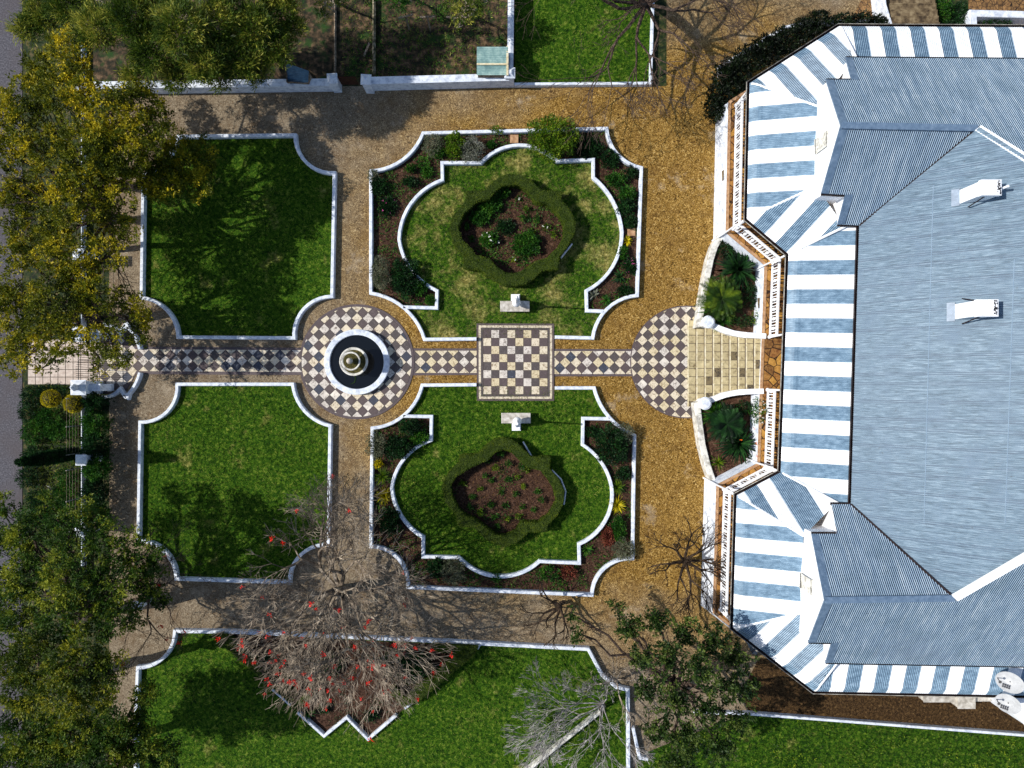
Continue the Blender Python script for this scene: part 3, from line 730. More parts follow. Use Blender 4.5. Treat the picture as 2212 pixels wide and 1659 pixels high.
for i in range(1, 9):
    mb = MB()
    tp = {1: (1850, 123), 2: (1766, 229), 3: (1763, 402), 4: (1828, 488), 5: (1811, 1087), 6: (1736, 1158), 7: (1731, 1324), 8: (1808, 1434)}[i]
    a, b = P(*EAVE[i], ZE), P(*tp, ZT); L = Vector((b.x - a.x, b.y - a.y)).length
    pts = [Vector((a.x + (b.x - a.x) * k, a.y + (b.y - a.y) * k, prof(2.7 * k) + .012)) for k in (0.02, .06, .1, .16, .25, .5, .75, 1)]
    mb.sweep(pts, [(-.05, -.02), (0, .015), (.05, -.02)], cap=False)
    build("hip_capping", mb, M['stripe_white'], canopy)

# upper roofs: four planes and two gables
Z3, Z1, Z2 = 5.0, 5.9, 7.6
rN0, rN1 = P(1818, 271, Z2), P(2111, 277, Z2); eN = P(1828, 124, Z3)
plN = plane3(rN0, rN1, Vector((rN0.x, eN.y, Z3))); eW0, eW1 = P(1856, 487, Z3), P(1838, 1088, Z3)
rS0, rS1 = P(1783, 1296, Z2), P(2061, 1292, Z2)
plNs = plane3(rN0, rN1, eW0); plW = plane3(eW0, eW1, (rN1 + rS1) / 2)
plSn = plane3(rS0, rS1, eW1); eS = P(1785, 1432, Z3); plS = plane3(rS0, rS1, Vector((rS0.x, eS.y, Z3)))
def hipdir(p, q):
    a1, b1, c1 = p; a2, b2, c2 = q; d = Vector((-(c1 - c2), (b1 - b2))); d = d if d.x > 0 else -d; return d.normalized()
def ext(p, pl1, pl2, L): d = hipdir(pl1, pl2); x, y = p.x + d.x * L, p.y + d.y * L; return Vector((x, y, pl1[0] + pl1[1] * x + pl1[2] * y))
hN, hS = ext(rN1, plW, plN, 11), ext(rS1, plW, plS, 11)
def OP(pl, *pts): return [on_plane(x, y, pl) for x, y in pts]
farN = [on_plane(2700, 133, plN), Vector((hN.x, hN.y, 0))]
roofs = [
    ("roof_slope", plN, [rN0] + OP(plN, (1786, 172), (1841, 172), (1828, 124), (2700, 131)) + [hN + Vector((9, 0, 0)), hN, rN1], 'roof_rib'),
    ("roof_slope", plNs, [rN0, rN1] + OP(plNs, (1856, 487), (1811, 485), (1828, 421), (1776, 418)), 'roof_rib'),
    ("roof_slope", plW, [on_plane(1856, 487, plW), on_plane(1838, 1088, plW), rS1, hS, hN, rN1], 'roof_west'),
    ("roof_slope", plSn, [rS0] + OP(plSn, (1755, 1153), (1808, 1153), (1796, 1089), (1838, 1089)) + [rS1], 'roof_rib'),
    ("roof_slope", plS, [rS0, rS1, hS, hS + Vector((9, 0, 0))] + OP(plS, (2700, 1449), (1785, 1432), (1798, 1389), (1748, 1388)), 'roof_rib')]
ROOF = []
for nm, pl, poly, mt in roofs:
    g = Vector((pl[1], pl[2])).normalized(); o0 = poly[0]
    if mt != 'roof_west': g = Vector((0, 1 if g.y > 0 else -1))
    else: g = Vector((1, 0))
    zf0 = pl[0] + pl[1] * o0.x + pl[2] * o0.y; sl = pl[1] * g.x + pl[2] * g.y; cr = (-g.y, g.x); slc = pl[1] * cr[0] + pl[2] * cr[1]
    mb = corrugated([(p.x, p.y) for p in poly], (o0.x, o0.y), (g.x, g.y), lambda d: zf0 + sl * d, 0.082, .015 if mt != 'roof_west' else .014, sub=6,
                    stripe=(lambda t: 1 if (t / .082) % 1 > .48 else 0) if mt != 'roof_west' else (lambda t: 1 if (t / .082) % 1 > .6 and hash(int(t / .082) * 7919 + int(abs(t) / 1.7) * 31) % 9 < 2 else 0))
    mb.v = [(x, y, z + slc * ((x - o0.x) * cr[0] + (y - o0.y) * cr[1])) for x, y, z in mb.v]
    o = build(nm, mb, [M[mt], M['roof_valley_shade' if mt != 'roof_west' else 'roof_west_line']], house); ROOF.append(poly)
# laps across the sunlit slope
mb = MB()
for X in (2012, 2187):
    a, b = on_plane(X + 4, 560 if X > 2100 else 400, plW), on_plane(X - 16, 1130, plW); up = Vector((0, 0, .018))
    mb.sweep([a + up, b + up], [(-.012, -.03), (-.012, 0), (.012, 0), (.012, -.03)])
build("sheet_lap", mb, M['roof_lap'], house)
# walls under the roofs
def curtain(pts, z0, inset=0, closed=False):
    mb = MB()
    for i in range(len(pts) - 1):
        p, q = pts[i], pts[i + 1]; mb.add([(p.x, p.y, p.z), (q.x, q.y, q.z), (q.x, q.y, z0), (p.x, p.y, z0)], [(0, 1, 2, 3)])
    return mb
dn = Vector((.10, 0, -.06))
line = OP(plN, (2700, 131), (1828, 124), (1841, 172), (1786, 172)) + [rN0] + OP(plNs, (1776, 418), (1828, 421), (1811, 485), (1856, 487)) + OP(plSn, (1838, 1089), (1796, 1089), (1808, 1153), (1755, 1153)) + [rS0] + OP(plS, (1748, 1388), (1798, 1389), (1785, 1432), (2700, 1449))
cen = (line[0] + line[-1]) / 2
wl = []
for p in line:
    q = p + dn
    if abs(p.y) > 13.0: q.y -= math.copysign(.12, p.y)
    wl.append(q)
build("wall", curtain(wl, 0.0), M['white_clean'], house)
# barge and ridge flashings
def strip(pts, w0, w1, lift, mat, name="flashing", th=.03):
    mb = MB(); mb.sweep([p + Vector((0, 0, lift)) for p in pts], [(w0, -th), (w0, 0), (w1, 0), (w1, -th)]); return build(name, mb, M[mat], house)
def plz(pl, p): return Vector((p[0], p[1], pl[0] + pl[1] * p[0] + pl[2] * p[1]))
for pl, ends in ((plN, (rN0, (1786, 172))), (plN, ((1841, 172), (1828, 124))), (plNs, (rN0, (1776, 418))), (plNs, ((1828, 421), (1811, 485))),
                 (plSn, (rS0, (1755, 1153))), (plS, (rS0, (1748, 1388))), (plS, ((1798, 1389), (1785, 1432)))):
    a, b = (e if isinstance(e, Vector) else on_plane(*e, pl) for e in ends)
    if a.y < b.y: a, b = b, a
    # travelling down the picture (-y) the house is on the left (+x)
    strip([a, b], -.05, .27, .035, 'flash', "barge_flashing", .07)
strip([rN0, rN1], -.13, .13, .05, 'flash', "ridge_capping", .08); strip([rS0, rS1], -.13, .13, .05, 'flash', "ridge_capping", .08)
strip([rN1, hN], -.16, .16, .06, 'stripe_white', "hip_flashing", .1); strip([rS1, hS], -.16, .16, .06, 'stripe_white', "hip_flashing", .1)
strip([rN1, on_plane(1856, 487, plNs)], -.035, .035, .03, 'gutter', "valley"); strip([rS1, on_plane(1838, 1089, plSn)], -.035, .035, .03, 'gutter', "valley")
for i, e in enumerate((OP(plN, (1828, 124), (2700, 131)), OP(plN, (1786, 172), (1841, 172)), OP(plNs, (1776, 418), (1828, 421)), OP(plNs, (1811, 485), (1856, 487)), OP(plW, (1856, 487), (1838, 1088)),
          OP(plSn, (1796, 1089), (1838, 1089)), OP(plSn, (1755, 1153), (1808, 1153)), OP(plS, (1748, 1388), (1798, 1389)), OP(plS, (1785, 1432), (2700, 1449)))):
    mb = MB(); mb.sweep([p + Vector((-.02 if i == 4 else 0, 0, -.02)) for p in e], [(-.06, .0), (-.06, -.12), (.06, -.12), (.06, .0), (.045, .0), (.045, -.08), (-.045, -.08), (-.045, 0)])
    build("gutter", mb, M['gutter'], house)
# gable windows
for (X, y0, y1, z0, z1) in ((1779, 292, 325, 5.1, 6.1), (1748, 1245, 1278, 5.1, 6.1)):
    x = (rN0 if y0 < 600 else rS0).x + .06; ya, yb = P(X, y0, 5.6).y, P(X, y1, 5.6).y
    mb = MB(); mb.sweep([Vector((x, ya, z1)), Vector((x, yb, z1))], [(-.05, .06), (-.05, 0), (.05, 0), (.05, .06)]); build("lintel", mb, M['white_old'], house); mb = MB(); mb.sweep([Vector((x, ya, z0)), Vector((x, yb, z0))], [(-.08, 0), (-.08, -.06), (.05, -.06), (.05, 0)])
    wn = build("window", mb, M['white_old'], house)
    mb = MB(); mb.add([(x - .03, ya, z0), (x - .03, yb, z0), (x - .03, yb, z1), (x - .03, ya, z1)], [(0, 1, 2, 3)]); build("shutter", mb, M['white_old'], wn)
# chimneys
def chimney(xb, y0b, y1b, xt0, yt0, xt1, yt1, pot):
    pb = on_plane(xb, (y0b + y1b) / 2, plW); zb = pb.z - .4
    zt = H - pb.x * FPX / (xt0 - CX); a, b = P(xt0, yt0, zt), P(xt1, yt1, zt); c = (a + b) / 2; sx, sy = abs(b.x - a.x), abs(a.y - b.y)
    mb = MB(); mb.box(c, sx, sy, zb, zt - .22); ch = build("chimney", mb, M['stripe_white'], house)
    mb = MB(); mb.box(c, sx + .06, sy + .06, zt - .22, zt - .02); mb.box(c, sx + .02, sy + .02, zt - .02, zt, top=.9); build("cap", mb, M['white_clean'], ch)
    mb = MB()
    for k in range(26): 
        q = (c.x + sx * (.30 + .16 * R.random()), c.y + sy * (R.random() - .5) * .9); mb.box(q, .02 + .04 * R.random(), .02 + .05 * R.random(), zt + .0, zt + .006 + .002 * (k % 3), R.random())
    build("soot", mb, M['iron'], ch)["kind"] = 'stuff'
    for s in ((-1, 1) if pot else (-1,)):
        q = Vector((c.x - sx * .1, c.y + s * sy * .5, (zb + zt) / 2 + .6)); e = q + Vector((-.12, s * .2, 0)); e.z = plW[0] + plW[1] * e.x + .02; mb = MB(); mb.tube([q, e], .025, 6); build("stay", mb, M['gutter'], ch)
    mb = MB(); bx = pb.x; zz = pb.z
    mb.add([(bx - .22, c.y - sy * .62, zz - .13), (bx + .0, c.y - sy * .62, zz + .06), (bx + .0, c.y + sy * .62, zz + .06), (bx - .22, c.y + sy * .62, zz - .13)], [(0, 1, 2, 3)]); build("apron", mb, M['flash'], ch)
    return c, zt
c1, z1c = chimney(2071, 412, 449, 2123, 389, 2163, 420, False); chimney(2061, 653, 685, 2114, 648, 2156, 682, True)
mb = MB(); mb.tube([Vector((c1.x + .5, c1.y, z1c - 1.3)), Vector((c1.x + .55, c1.y + .02, z1c + .1))], .05, 8); tag(build("vent_pipe", mb, M['white_clean'], house))

# ---- verandah floor, plinth, balustrades
def offset(pts, d):
    out = []; n = len(pts)
    for i, p in enumerate(pts):
        a = pts[i - 1] if i else None; b = pts[i + 1] if i < n - 1 else None
        d0 = (p - a) if a is not None else (b - p); d1 = (b - p) if b is not None else (p - a)
        d0 = Vector((d0.x, d0.y)).normalized(); d1 = Vector((d1.x, d1.y)).normalized()
        n0 = Vector((d0.y, -d0.x)); n1 = Vector((d1.y, -d1.x)); m = (n0 + n1).normalized(); m = m / m.dot(n0)
        out.append(Vector((p.x + m.x * d, p.y + m.y * d, p.z)))
    return out
e0 = [Vector((p.x, p.y, ZF)) for p in gp]
# travel runs down the picture, house on the left -> right side (d>0 of (dy,-dx)) is outward
edge = offset(e0, .20 if offset(e0[3:6], 1)[1].x < e0[4].x else -.20)
sg = 1 if edge[4].x < e0[4].x else -1
foot = offset(e0, sg * .42); rail = offset(e0, -sg * .13)
mb = MB(); mb.poly([Vector(p) for p in edge] + [Vector((edge[-1].x, 10 * (-1), ZF)), Vector((edge[0].x, 10, ZF))]) if False else None
mb.poly(edge); build("verandah_floor", mb, M['floor'], house)
mb = MB()
for i in range(len(edge) - 1):
    p, q, r, s_ = edge[i], edge[i + 1], foot[i + 1], foot[i]
    mb.add([p - Vector((0, 0, .02)), q - Vector((0, 0, .02)), (r.x, r.y, -.05), (s_.x, s_.y, -.05)], [(0, 1, 2, 3)])
build("plinth", mb, M['white'], house)
mb = MB(); mb.sweep([p + Vector((0, 0, .03)) for p in edge], [(-.03 * sg, -.06), (-.03 * sg, 0), (.10 * sg, 0), (.10 * sg, -.06)]); build("floor_edging", mb, M['slab'], house)
ys0, ys1 = P(1655, 728, ZF).y, P(1655, 842, ZF).y
runs = []
for i in range(len(rail) - 1):
    a, b = rail[i], rail[i + 1]
    if i == 4:
        t0 = (ys0 - a.y) / (b.y - a.y); t1 = (ys1 - a.y) / (b.y - a.y)
        runs += [(a, a.lerp(b, t0)), (a.lerp(b, t1), b)]
    else: runs.append((a, b))
fat = MB(); slim = MB()
def local_bal(mb, kind):
    if kind == 'fat':
        mb.box((0, 0), .03, .10, .1, .9); mb.lathe((0, 0), [(.0, .36), (.06, .4), (.085, .5), (.06, .6), (.0, .64)], 10)
        mb.box((0, 0), .03, .16, .1, .16); mb.box((0, 0), .03, .15, .84, .9)
    else: mb.box((0, 0), .035, .045, .08, .92)
meshes = {}
for k in ('fat', 'slim'):
    mb = MB(); local_bal(mb, k); me = bpy.data.meshes.new("baluster"); me.from_pydata(mb.v, [], mb.f); me.materials.append(M['white_clean']); meshes[k] = me
nslim = 0; rest = MB()
colpts = []
for i, (a, b) in enumerate(runs):
    d = (b - a); L = Vector((d.x, d.y)).length; ang = math.atan2(d.y, d.x) - math.pi / 2
    o = bpy.data.objects.new("balustrade", None); link(o, house, None); o.location = (0, 0, 0)
    for nm, z, hw, hh in (("handrail", .95, .06, .05), ("bottom_rail", .08, .05, .05)):
        mb = MB(); mb.sweep([Vector((a.x, a.y, ZF + z)), Vector((b.x, b.y, ZF + z))], [(-hw, 0), (-hw, hh), (0, hh + .01), (hw, hh), (hw, 0), (-hw, 0)]); build(nm, mb, M['white_clean'], o)
    Lv = min(L, 14) ; n = int(L / .15); 
    s0 = 0 if i else max(0, n - 12)
    e = n if i < len(runs) - 1 else 12
    for k in range(s0, e):
        p = a.lerp(b, (k + .5) / n); kind = 'fat' if k % 3 == 0 else 'slim'
        if kind == 'slim':
            nslim += 1
            if nslim > 100:
                rest.box(p, .035, .045, ZF + .08, ZF + .92, ang); continue
        q = bpy.data.objects.new("panel_baluster" if kind == 'fat' else "baluster", meshes[kind]); link(q, o, None)
        q.location = Vector((p.x, p.y, ZF)) - ORG[o.name]; q.rotation_euler = (0, 0, ang)
    if i < len(runs) - 1: colpts.append(b)
    if i: colpts.append(a)
rest_o = build("balusters", rest, M['white_clean'], house); rest_o["kind"] = "stuff"
seen = []
for p in colpts:
    if any((p - q).length < .2 for q in seen): continue
    seen.append(p)
    mb = MB(); mb.lathe((p.x, p.y), [(.09, ZF), (.09, ZF + .12), (.055, ZF + .16), (.05, ZF + 1.2), (.045, 3.6), (.07, 3.7), (.07, 3.8)], 12); build("column", mb, M['white_clean'], house, True)
for i in range(3, 7):
    p = gp[i] + Vector((0, 0, -.12)); q = foot[i]; mb = MB(); mb.tube([p, Vector((p.x * .3 + edge[i].x * .7, p.y * .3 + edge[i].y * .7, 3.55)), Vector((edge[i].x, edge[i].y, 3.3)) + (edge[i] - e0[i]) * .3, Vector((edge[i].x, edge[i].y, ZF)) + (edge[i] - e0[i]) * .3, Vector((q.x, q.y, .1)) + (edge[i] - e0[i]) * .3], .045, 8)
    build("downpipe", mb, M['white_clean'], house)

# ---- front steps with wing walls and round piers
st = empty("front_steps", P(1570, 785), "square tiled front steps rising to the verandah between curved white walls", "steps")
XN = [1485, 1504, 1522, 1540, 1558, 1575.7, 1594, 1611, 1629, 1650]
wU = [(1485, 693), (1518, 696), (1546, 706), (1571, 716), (1598, 724), (1650, 730)]; wL = [(1485, 877), (1520, 874), (1541, 865), (1575, 853), (1608, 847), (1650, 843)]
def interp(w, x):
    for (x0, y0), (x1, y1) in zip(w, w[1:]):
        if x <= x1: return y0 + (y1 - y0) * (x - x0) / (x1 - x0)
    return w[-1][1]
slabs = MB(); base = MB(); nos = MB()
for k in range(9):
    z = .06 + (ZF - .06 - .17) * k / 8 + .0; x0, x1 = XN[k], XN[k + 1]
    ya, yb = interp(wU, (x0 + x1) / 2) - (2 if k < 2 else 4), interp(wL, (x0 + x1) / 2) + (2 if k < 2 else 4)
    pa, pb = P(x0, ya, z), P(x1 + 1, yb, z)
    base.box(((pa.x + pb.x) / 2, (pa.y + pb.y) / 2), pb.x - pa.x, pa.y - pb.y, -.05, z)
    nos.box((pa.x + .03, (pa.y + pb.y) / 2), .06, pa.y - pb.y, z + .002, z + .016)
    ny = 11; y = 688.5
    while y < 884:
        q = clip_convex([(x0 + 2.2, y + .5), (x1 - .2, y + .5), (x1 - .2, y + 17.2), (x0 + 2.2, y + 17.2)], [(x0, ya), (x1, ya), (x1, yb), (x0, yb)])
        if len(q) >= 3: slabs.prism([P(a_, b_, z + .014) for a_, b_ in q], z - .01, 1 if R.random() < .10 else 0)
        y += 17.9
build("step_base", base, M['joint'], st); build("step_tiles", slabs, [M['step'], M['step_dark']], st); build("nosing", nos, M['nosing'], st)
def wing(pts, label):
    mb = MB(); mb.sweep([P(x, y, z) for x, y, z in pts], [(-.13, -1.8), (-.13, -.02), (-.10, 0), (.10, 0), (.13, -.02), (.13, -1.8)])
    mb.v = [(x, y, max(z, -.05)) for x, y, z in mb.v]; tag(build("wing_wall", mb, M['white_clean']), label, "wall", "curved walls beside the front steps")
wing([(1531, 696, .8), (1546, 705, .85), (1560, 711, .95), (1571, 715, 1.15), (1585, 719.5, 1.2), (1600, 722, 1.3), (1612, 723.5, 1.55), (1655, 726, 1.62)], "curved white wing wall on the north side of the front steps")
wing([(1524, 870, .8), (1541, 863, .85), (1556, 857, .95), (1566, 853.5, 1.15), (1582, 850, 1.2), (1597, 847.5, 1.3), (1609, 846.5, 1.55), (1650, 845, 1.62)], "curved white wing wall on the south side of the front steps")
def pier(X, Y, label):
    c = P(X, Y, 1.15); t = empty("round_pier", (c.x, c.y, 0), label, "pillar", "round piers at the foot of the front steps")
    mb = MB(); mb.lathe((c.x, c.y), [(.25, -.05), (.25, .98), (.29, 1.0)], 28); build("shaft", mb, M['white_clean'], t, False)
    mb = MB(); mb.lathe((c.x, c.y), [(.25, .99), (.315, 1.0), (.32, 1.06), (.30, 1.10), (.25, 1.12), (.24, 1.15), (.01, 1.16)], 28); build("cap", mb, M['white'], t, False)
pier(1531.5, 695, "round white pier with domed cap, north of the front steps"); pier(1524.5, 871.5, "round white pier with domed cap, south of the front steps")
low_wall("planter_wall", [(1528, 697), (1511, 700), (1517, 663), (1525, 613), (1536, 560), (1545, 532), (1562, 503)], "curved white planter wall round the cycad, north of the steps", w=.30, h=.75, mat='white_old')
low_wall("planter_wall", [(1521, 870), (1507, 875), (1511, 910), (1518, 960), (1529, 1005), (1541, 1040), (1548, 1052)], "curved white planter wall round the orange-flowered plants, south of the steps", w=.30, h=.75, mat='white_old')
sheet("planter_soil", [P(1516, 700, .55), P(1520, 655, .55), P(1530, 600, .55), P(1548, 530, .55), P(1566, 505, .55), P(1650, 565, .55), P(1650, 732, .55), P(1600, 724, .55), P(1546, 705, .55)], .55, M['soil'])
sheet("planter_soil", [P(1510, 872, .55), P(1514, 910, .55), P(1524, 975, .55), P(1545, 1045, .55), P(1650, 1000, .55), P(1648, 842, .55), P(1600, 848, .55), P(1545, 862, .55)], .55, M['soil'])
# small cellar vents in the plinth
for (X, Y) in ((1646, 655), (1561, 380)):
    p = P(X, Y, .95); px = (edge[4].x * .65 + foot[4].x * .35 if X > 1600 else edge[2].x * .6 + foot[2].x * .4); mb = MB(); mb.box((px - .01, p.y), .12, .5, .75, 1.1); build("cellar_vent", mb, M['concrete_old'], house)

# ------------------------------------------------------------------ beside the house: steps, trough, dishes, sheds
st = empty("garden_steps", P(1975, 20), "worn brown concrete steps at the top beside the house", "steps")
for k in range(9):
    Yk = 50 - 13.6 * k; z = 1.32 - .145 * k; a, b = P(1930 - k * 2.6, Yk + 16, z), P(2030 - k * 2.4, Yk - 2, z)
    mb = MB(); mb.box(((a.x + b.x) / 2, (a.y + b.y) / 2), b.x - a.x, abs(b.y - a.y), -.05, z); mb.box(((a.x + b.x) / 2, b.y - .03), b.x - a.x, .06, z, z + .01)
    build("step", mb, M['concrete_old'], st)
low_wall("low_wall", [(1926, 52), (1913, 10), (1905, -60)], "white side wall of the brown garden steps", w=.12, h=1.15)
low_wall("planter_wall", [(2104, 58), (2103, 28), (2300, 33)], "white rendered raised planter wall at the top right corner", w=.34, h=.9)
sheet("brick_paving", G([(2010, -300), (2700, -300), (2700, 150), (1840, 150), (1840, 40)], .012), .012, M['brick'])
sheet("soil_strip", G([(2015, -100), (2092, -100), (2092, 70), (2015, 70)], .02), .02, M['verge'])
t = empty("concrete_blocks", P(2050, 1500), "weathered concrete plinth blocks under the eave below the house", "plinth")
for (x0, y0, x1, y1, z) in ((1997, 1494, 2071, 1516, .55), (2071, 1488, 2106, 1530, .75), (2106, 1492, 2140, 1514, .5)):
    a, b = P(x0, y0, z), P(x1, y1, z); c = (a + b) / 2; mb = MB(); mb.box(c, b.x - a.x, a.y - b.y, -.05, z - .06); mb.box(c, b.x - a.x + .06, a.y - b.y + .06, z - .06, z); build("block", mb, M['concrete'], t)
t = empty("cellar_hatch", P(1628, 1402), "small grey slatted hatch leaning on the house below the eave", "hatch")
mb = MB(); mb.add([P(1612, 1386, .5), P(1622, 1388, .75), P(1640, 1404, .75), P(1636, 1419, .2), P(1624, 1412, .15)], [(0, 1, 2, 3, 4)]); build("panel", mb, M['glass'], t)
mb = MB()
for k in range(4): mb.tube([P(1613 + 5 * k, 1387 + 5 * k, .52 - .05 * k), P(1625 + 4.5 * k, 1390 + 6 * k, .76)], .02, 5)
build("frame", mb, M['concrete'], t)
t = empty("annex", P(2330, 1560), "white flat annex roof at the lower right corner of the house", "building")
mb = MB(); mb.prism([P(x, y, 3.6) for x, y in ((2142, 1503), (2170, 1498), (2700, 1500), (2700, 1700), (2240, 1600), (2212, 1563))], 3.45); build("roof", mb, M['stripe_white'], t)
mb = MB(); mb.prism([P(x, y, 3.44) for x, y in ((2185, 1506), (2690, 1510), (2690, 1680), (2250, 1590), (2215, 1550))], 0); build("wall", mb, M['white_clean'], t)
low_wall("roof_board", [(2137, 1443), (2230, 1444)], "white board lying on the striped canopy above the satellite dishes", w=.3, h=.12) if False else None
def dish(X, Y, z, r, label):
    c = P(X, Y, z); t = empty("satellite_dish", (c.x, c.y, z - .8), label, "satellite dish", "satellite dishes on the roof edge")
    ax = Vector((-.62, .12, .62)).normalized(); u = ax.cross(Vector((0, 0, 1))).normalized(); v = ax.cross(u); vs = []; fs = []; n = 28
    for k in range(7):
        rr = r * k / 6
        for j in range(n):
            a = 2 * math.pi * j / n; vs.append(c + u * rr * math.cos(a) * .86 + v * rr * math.sin(a) * 1.08 + ax * (.32 * (rr ** 2) / r - .1))
    for k in range(6):
        for j in range(n): fs.append((k * n + j, k * n + (j + 1) % n, (k + 1) * n + (j + 1) % n, (k + 1) * n + j))
    mb = MB(); mb.add(vs, fs); rf = build("reflector", mb, M['dish'], t, True)
    mb = MB()
    for q in range(2):
        for k in range(4):
            s_ = (k - 1.5) * .085; o_ = c + v * (s_ + .12) * .9 + u * (-.17 - .09 * q) + ax * .045
            mb.add([o_ + u * a_ + v * b_ for a_, b_ in ((-.03, -.03), (.03, -.03), (.03, .028), (-.03, .028))], [(0, 1, 2, 3)])
    build("lettering", mb, M['dish_mark'], rf)
    mb = MB(); mb.tube([c + v * r * .95, c + v * r * .5 + ax * .55 * 1.1], .02, 6); build("feed_arm", mb, M['iron'], t)
    mb = MB(); e = c + v * r * .5 + ax * .6; mb.tube([e - ax * .08, e + ax * .08], .05, 8); build("feed_horn", mb, M['iron'], t)
    mb = MB(); mb.tube([c - ax * .1, Vector((c.x, c.y, z - .8)) - ax * .1], .035, 8); build("mast", mb, M['iron'], t)
dish(2182, 1474, 5.1, .50, "pale grey satellite dish standing on the striped canopy"); dish(2178, 1520, 4.7, .46, "pale grey satellite dish over the white annex roof")
def shed(pts, z_hi, z_lo, label, mat, split=None, updir=None):
    """lean-to roof of corrugated sheet; pts order: two high corners, two low corners"""
    t = empty("shed", P(*pts[0]), label, "shed"); q = [P(pts[0][0], pts[0][1], z_hi), P(pts[1][0], pts[1][1], z_hi), P(pts[2][0], pts[2][1], z_lo), P(pts[3][0], pts[3][1], z_lo)]
    pl = plane3(q[0], q[1], q[2]); g = updir
    o0 = q[0]; zf0 = pl[0] + pl[1] * o0.x + pl[2] * o0.y; sl = pl[1] * g.x + pl[2] * g.y; cr = (-g.y, g.x); slc = pl[1] * cr[0] + pl[2] * cr[1]
    mb = corrugated([(p.x, p.y) for p in q], (o0.x, o0.y), (g.x, g.y), lambda d: zf0 + sl * d, .10, .012, sub=6)
    mb.v = [(x, y, z + slc * ((x - o0.x) * cr[0] + (y - o0.y) * cr[1])) for x, y, z in mb.v]; build("roof", mb, M[mat], t)
    mb = MB(); c = sum(q, Vector()) / 4
    for i in range(4):
        a, b = (q[i] + (c - q[i]) * .06), (q[(i + 1) % 4] + (c - q[(i + 1) % 4]) * .06); mb.add([a - Vector((0, 0, .06)), b - Vector((0, 0, .06)), (b.x, b.y, 0), (a.x, a.y, 0)], [(0, 1, 2, 3)])
    build("wall", mb, M['wood'], t)
    return t, q
t, q = shed([(1030, 100), (1097, 100), (1097, 163), (1030, 163)], 1.55, 1.30, "small shed with pale green corrugated roof against the white wall", 'shed', updir=Vector((1, 0)))
mb = MB(); mb.sweep([P(1030, 138.5, 1.44), P(1097, 138.5, 1.44)], [(-.04, -.04), (-.04, .02), (.04, .02), (.04, -.04)]); build("lap_board", mb, M['nosing'], t)
mb = MB(); mb.sweep([P(1096, 100, 1.5), P(1096, 163, 1.36)], [(-.05, -.04), (-.05, .03), (.05, .03), (.05, -.04)]); build("edge_board", mb, M['nosing'], t)
shed([(618, 136), (667, 153), (666, 178), (616, 176)], 1.5, 1.1, "little dark blue corrugated kennel roof under the feathery tree", 'shed_blue', updir=Vector((1, 0)))
for X, Y, rz, lb in ((876, 35, .25, "left"), (923, 36, .05, "middle"), (980, 38, -.1, "right")):
    p = P(X, Y, 1.4); t = empty("clothes_post", (p.x, p.y, 0), {"left": "leftmost of three wooden T posts in the kitchen garden", "middle": "middle one of three wooden T posts in the kitchen garden", "right": "rightmost of three wooden T posts, under the small green tree"}[lb], "post", "wooden T posts")
    mb = MB(); mb.box(p, .07, .07, 0, 1.36); build("post", mb, M['wood'], t); mb = MB(); mb.box(p, .72, .07, 1.36, 1.42, rz); build("crossbar", mb, M['wood'], t)
mb = MB(); a, b = P(786, 121, .1), P(798, 92, .3); mb.sweep([a, b], [(-.05, -.04), (-.05, 0), (.05, 0), (.05, -.04)]); tag(build("plank", mb, M['wood']), "weathered grey plank lying near the mossy wall", "plank")

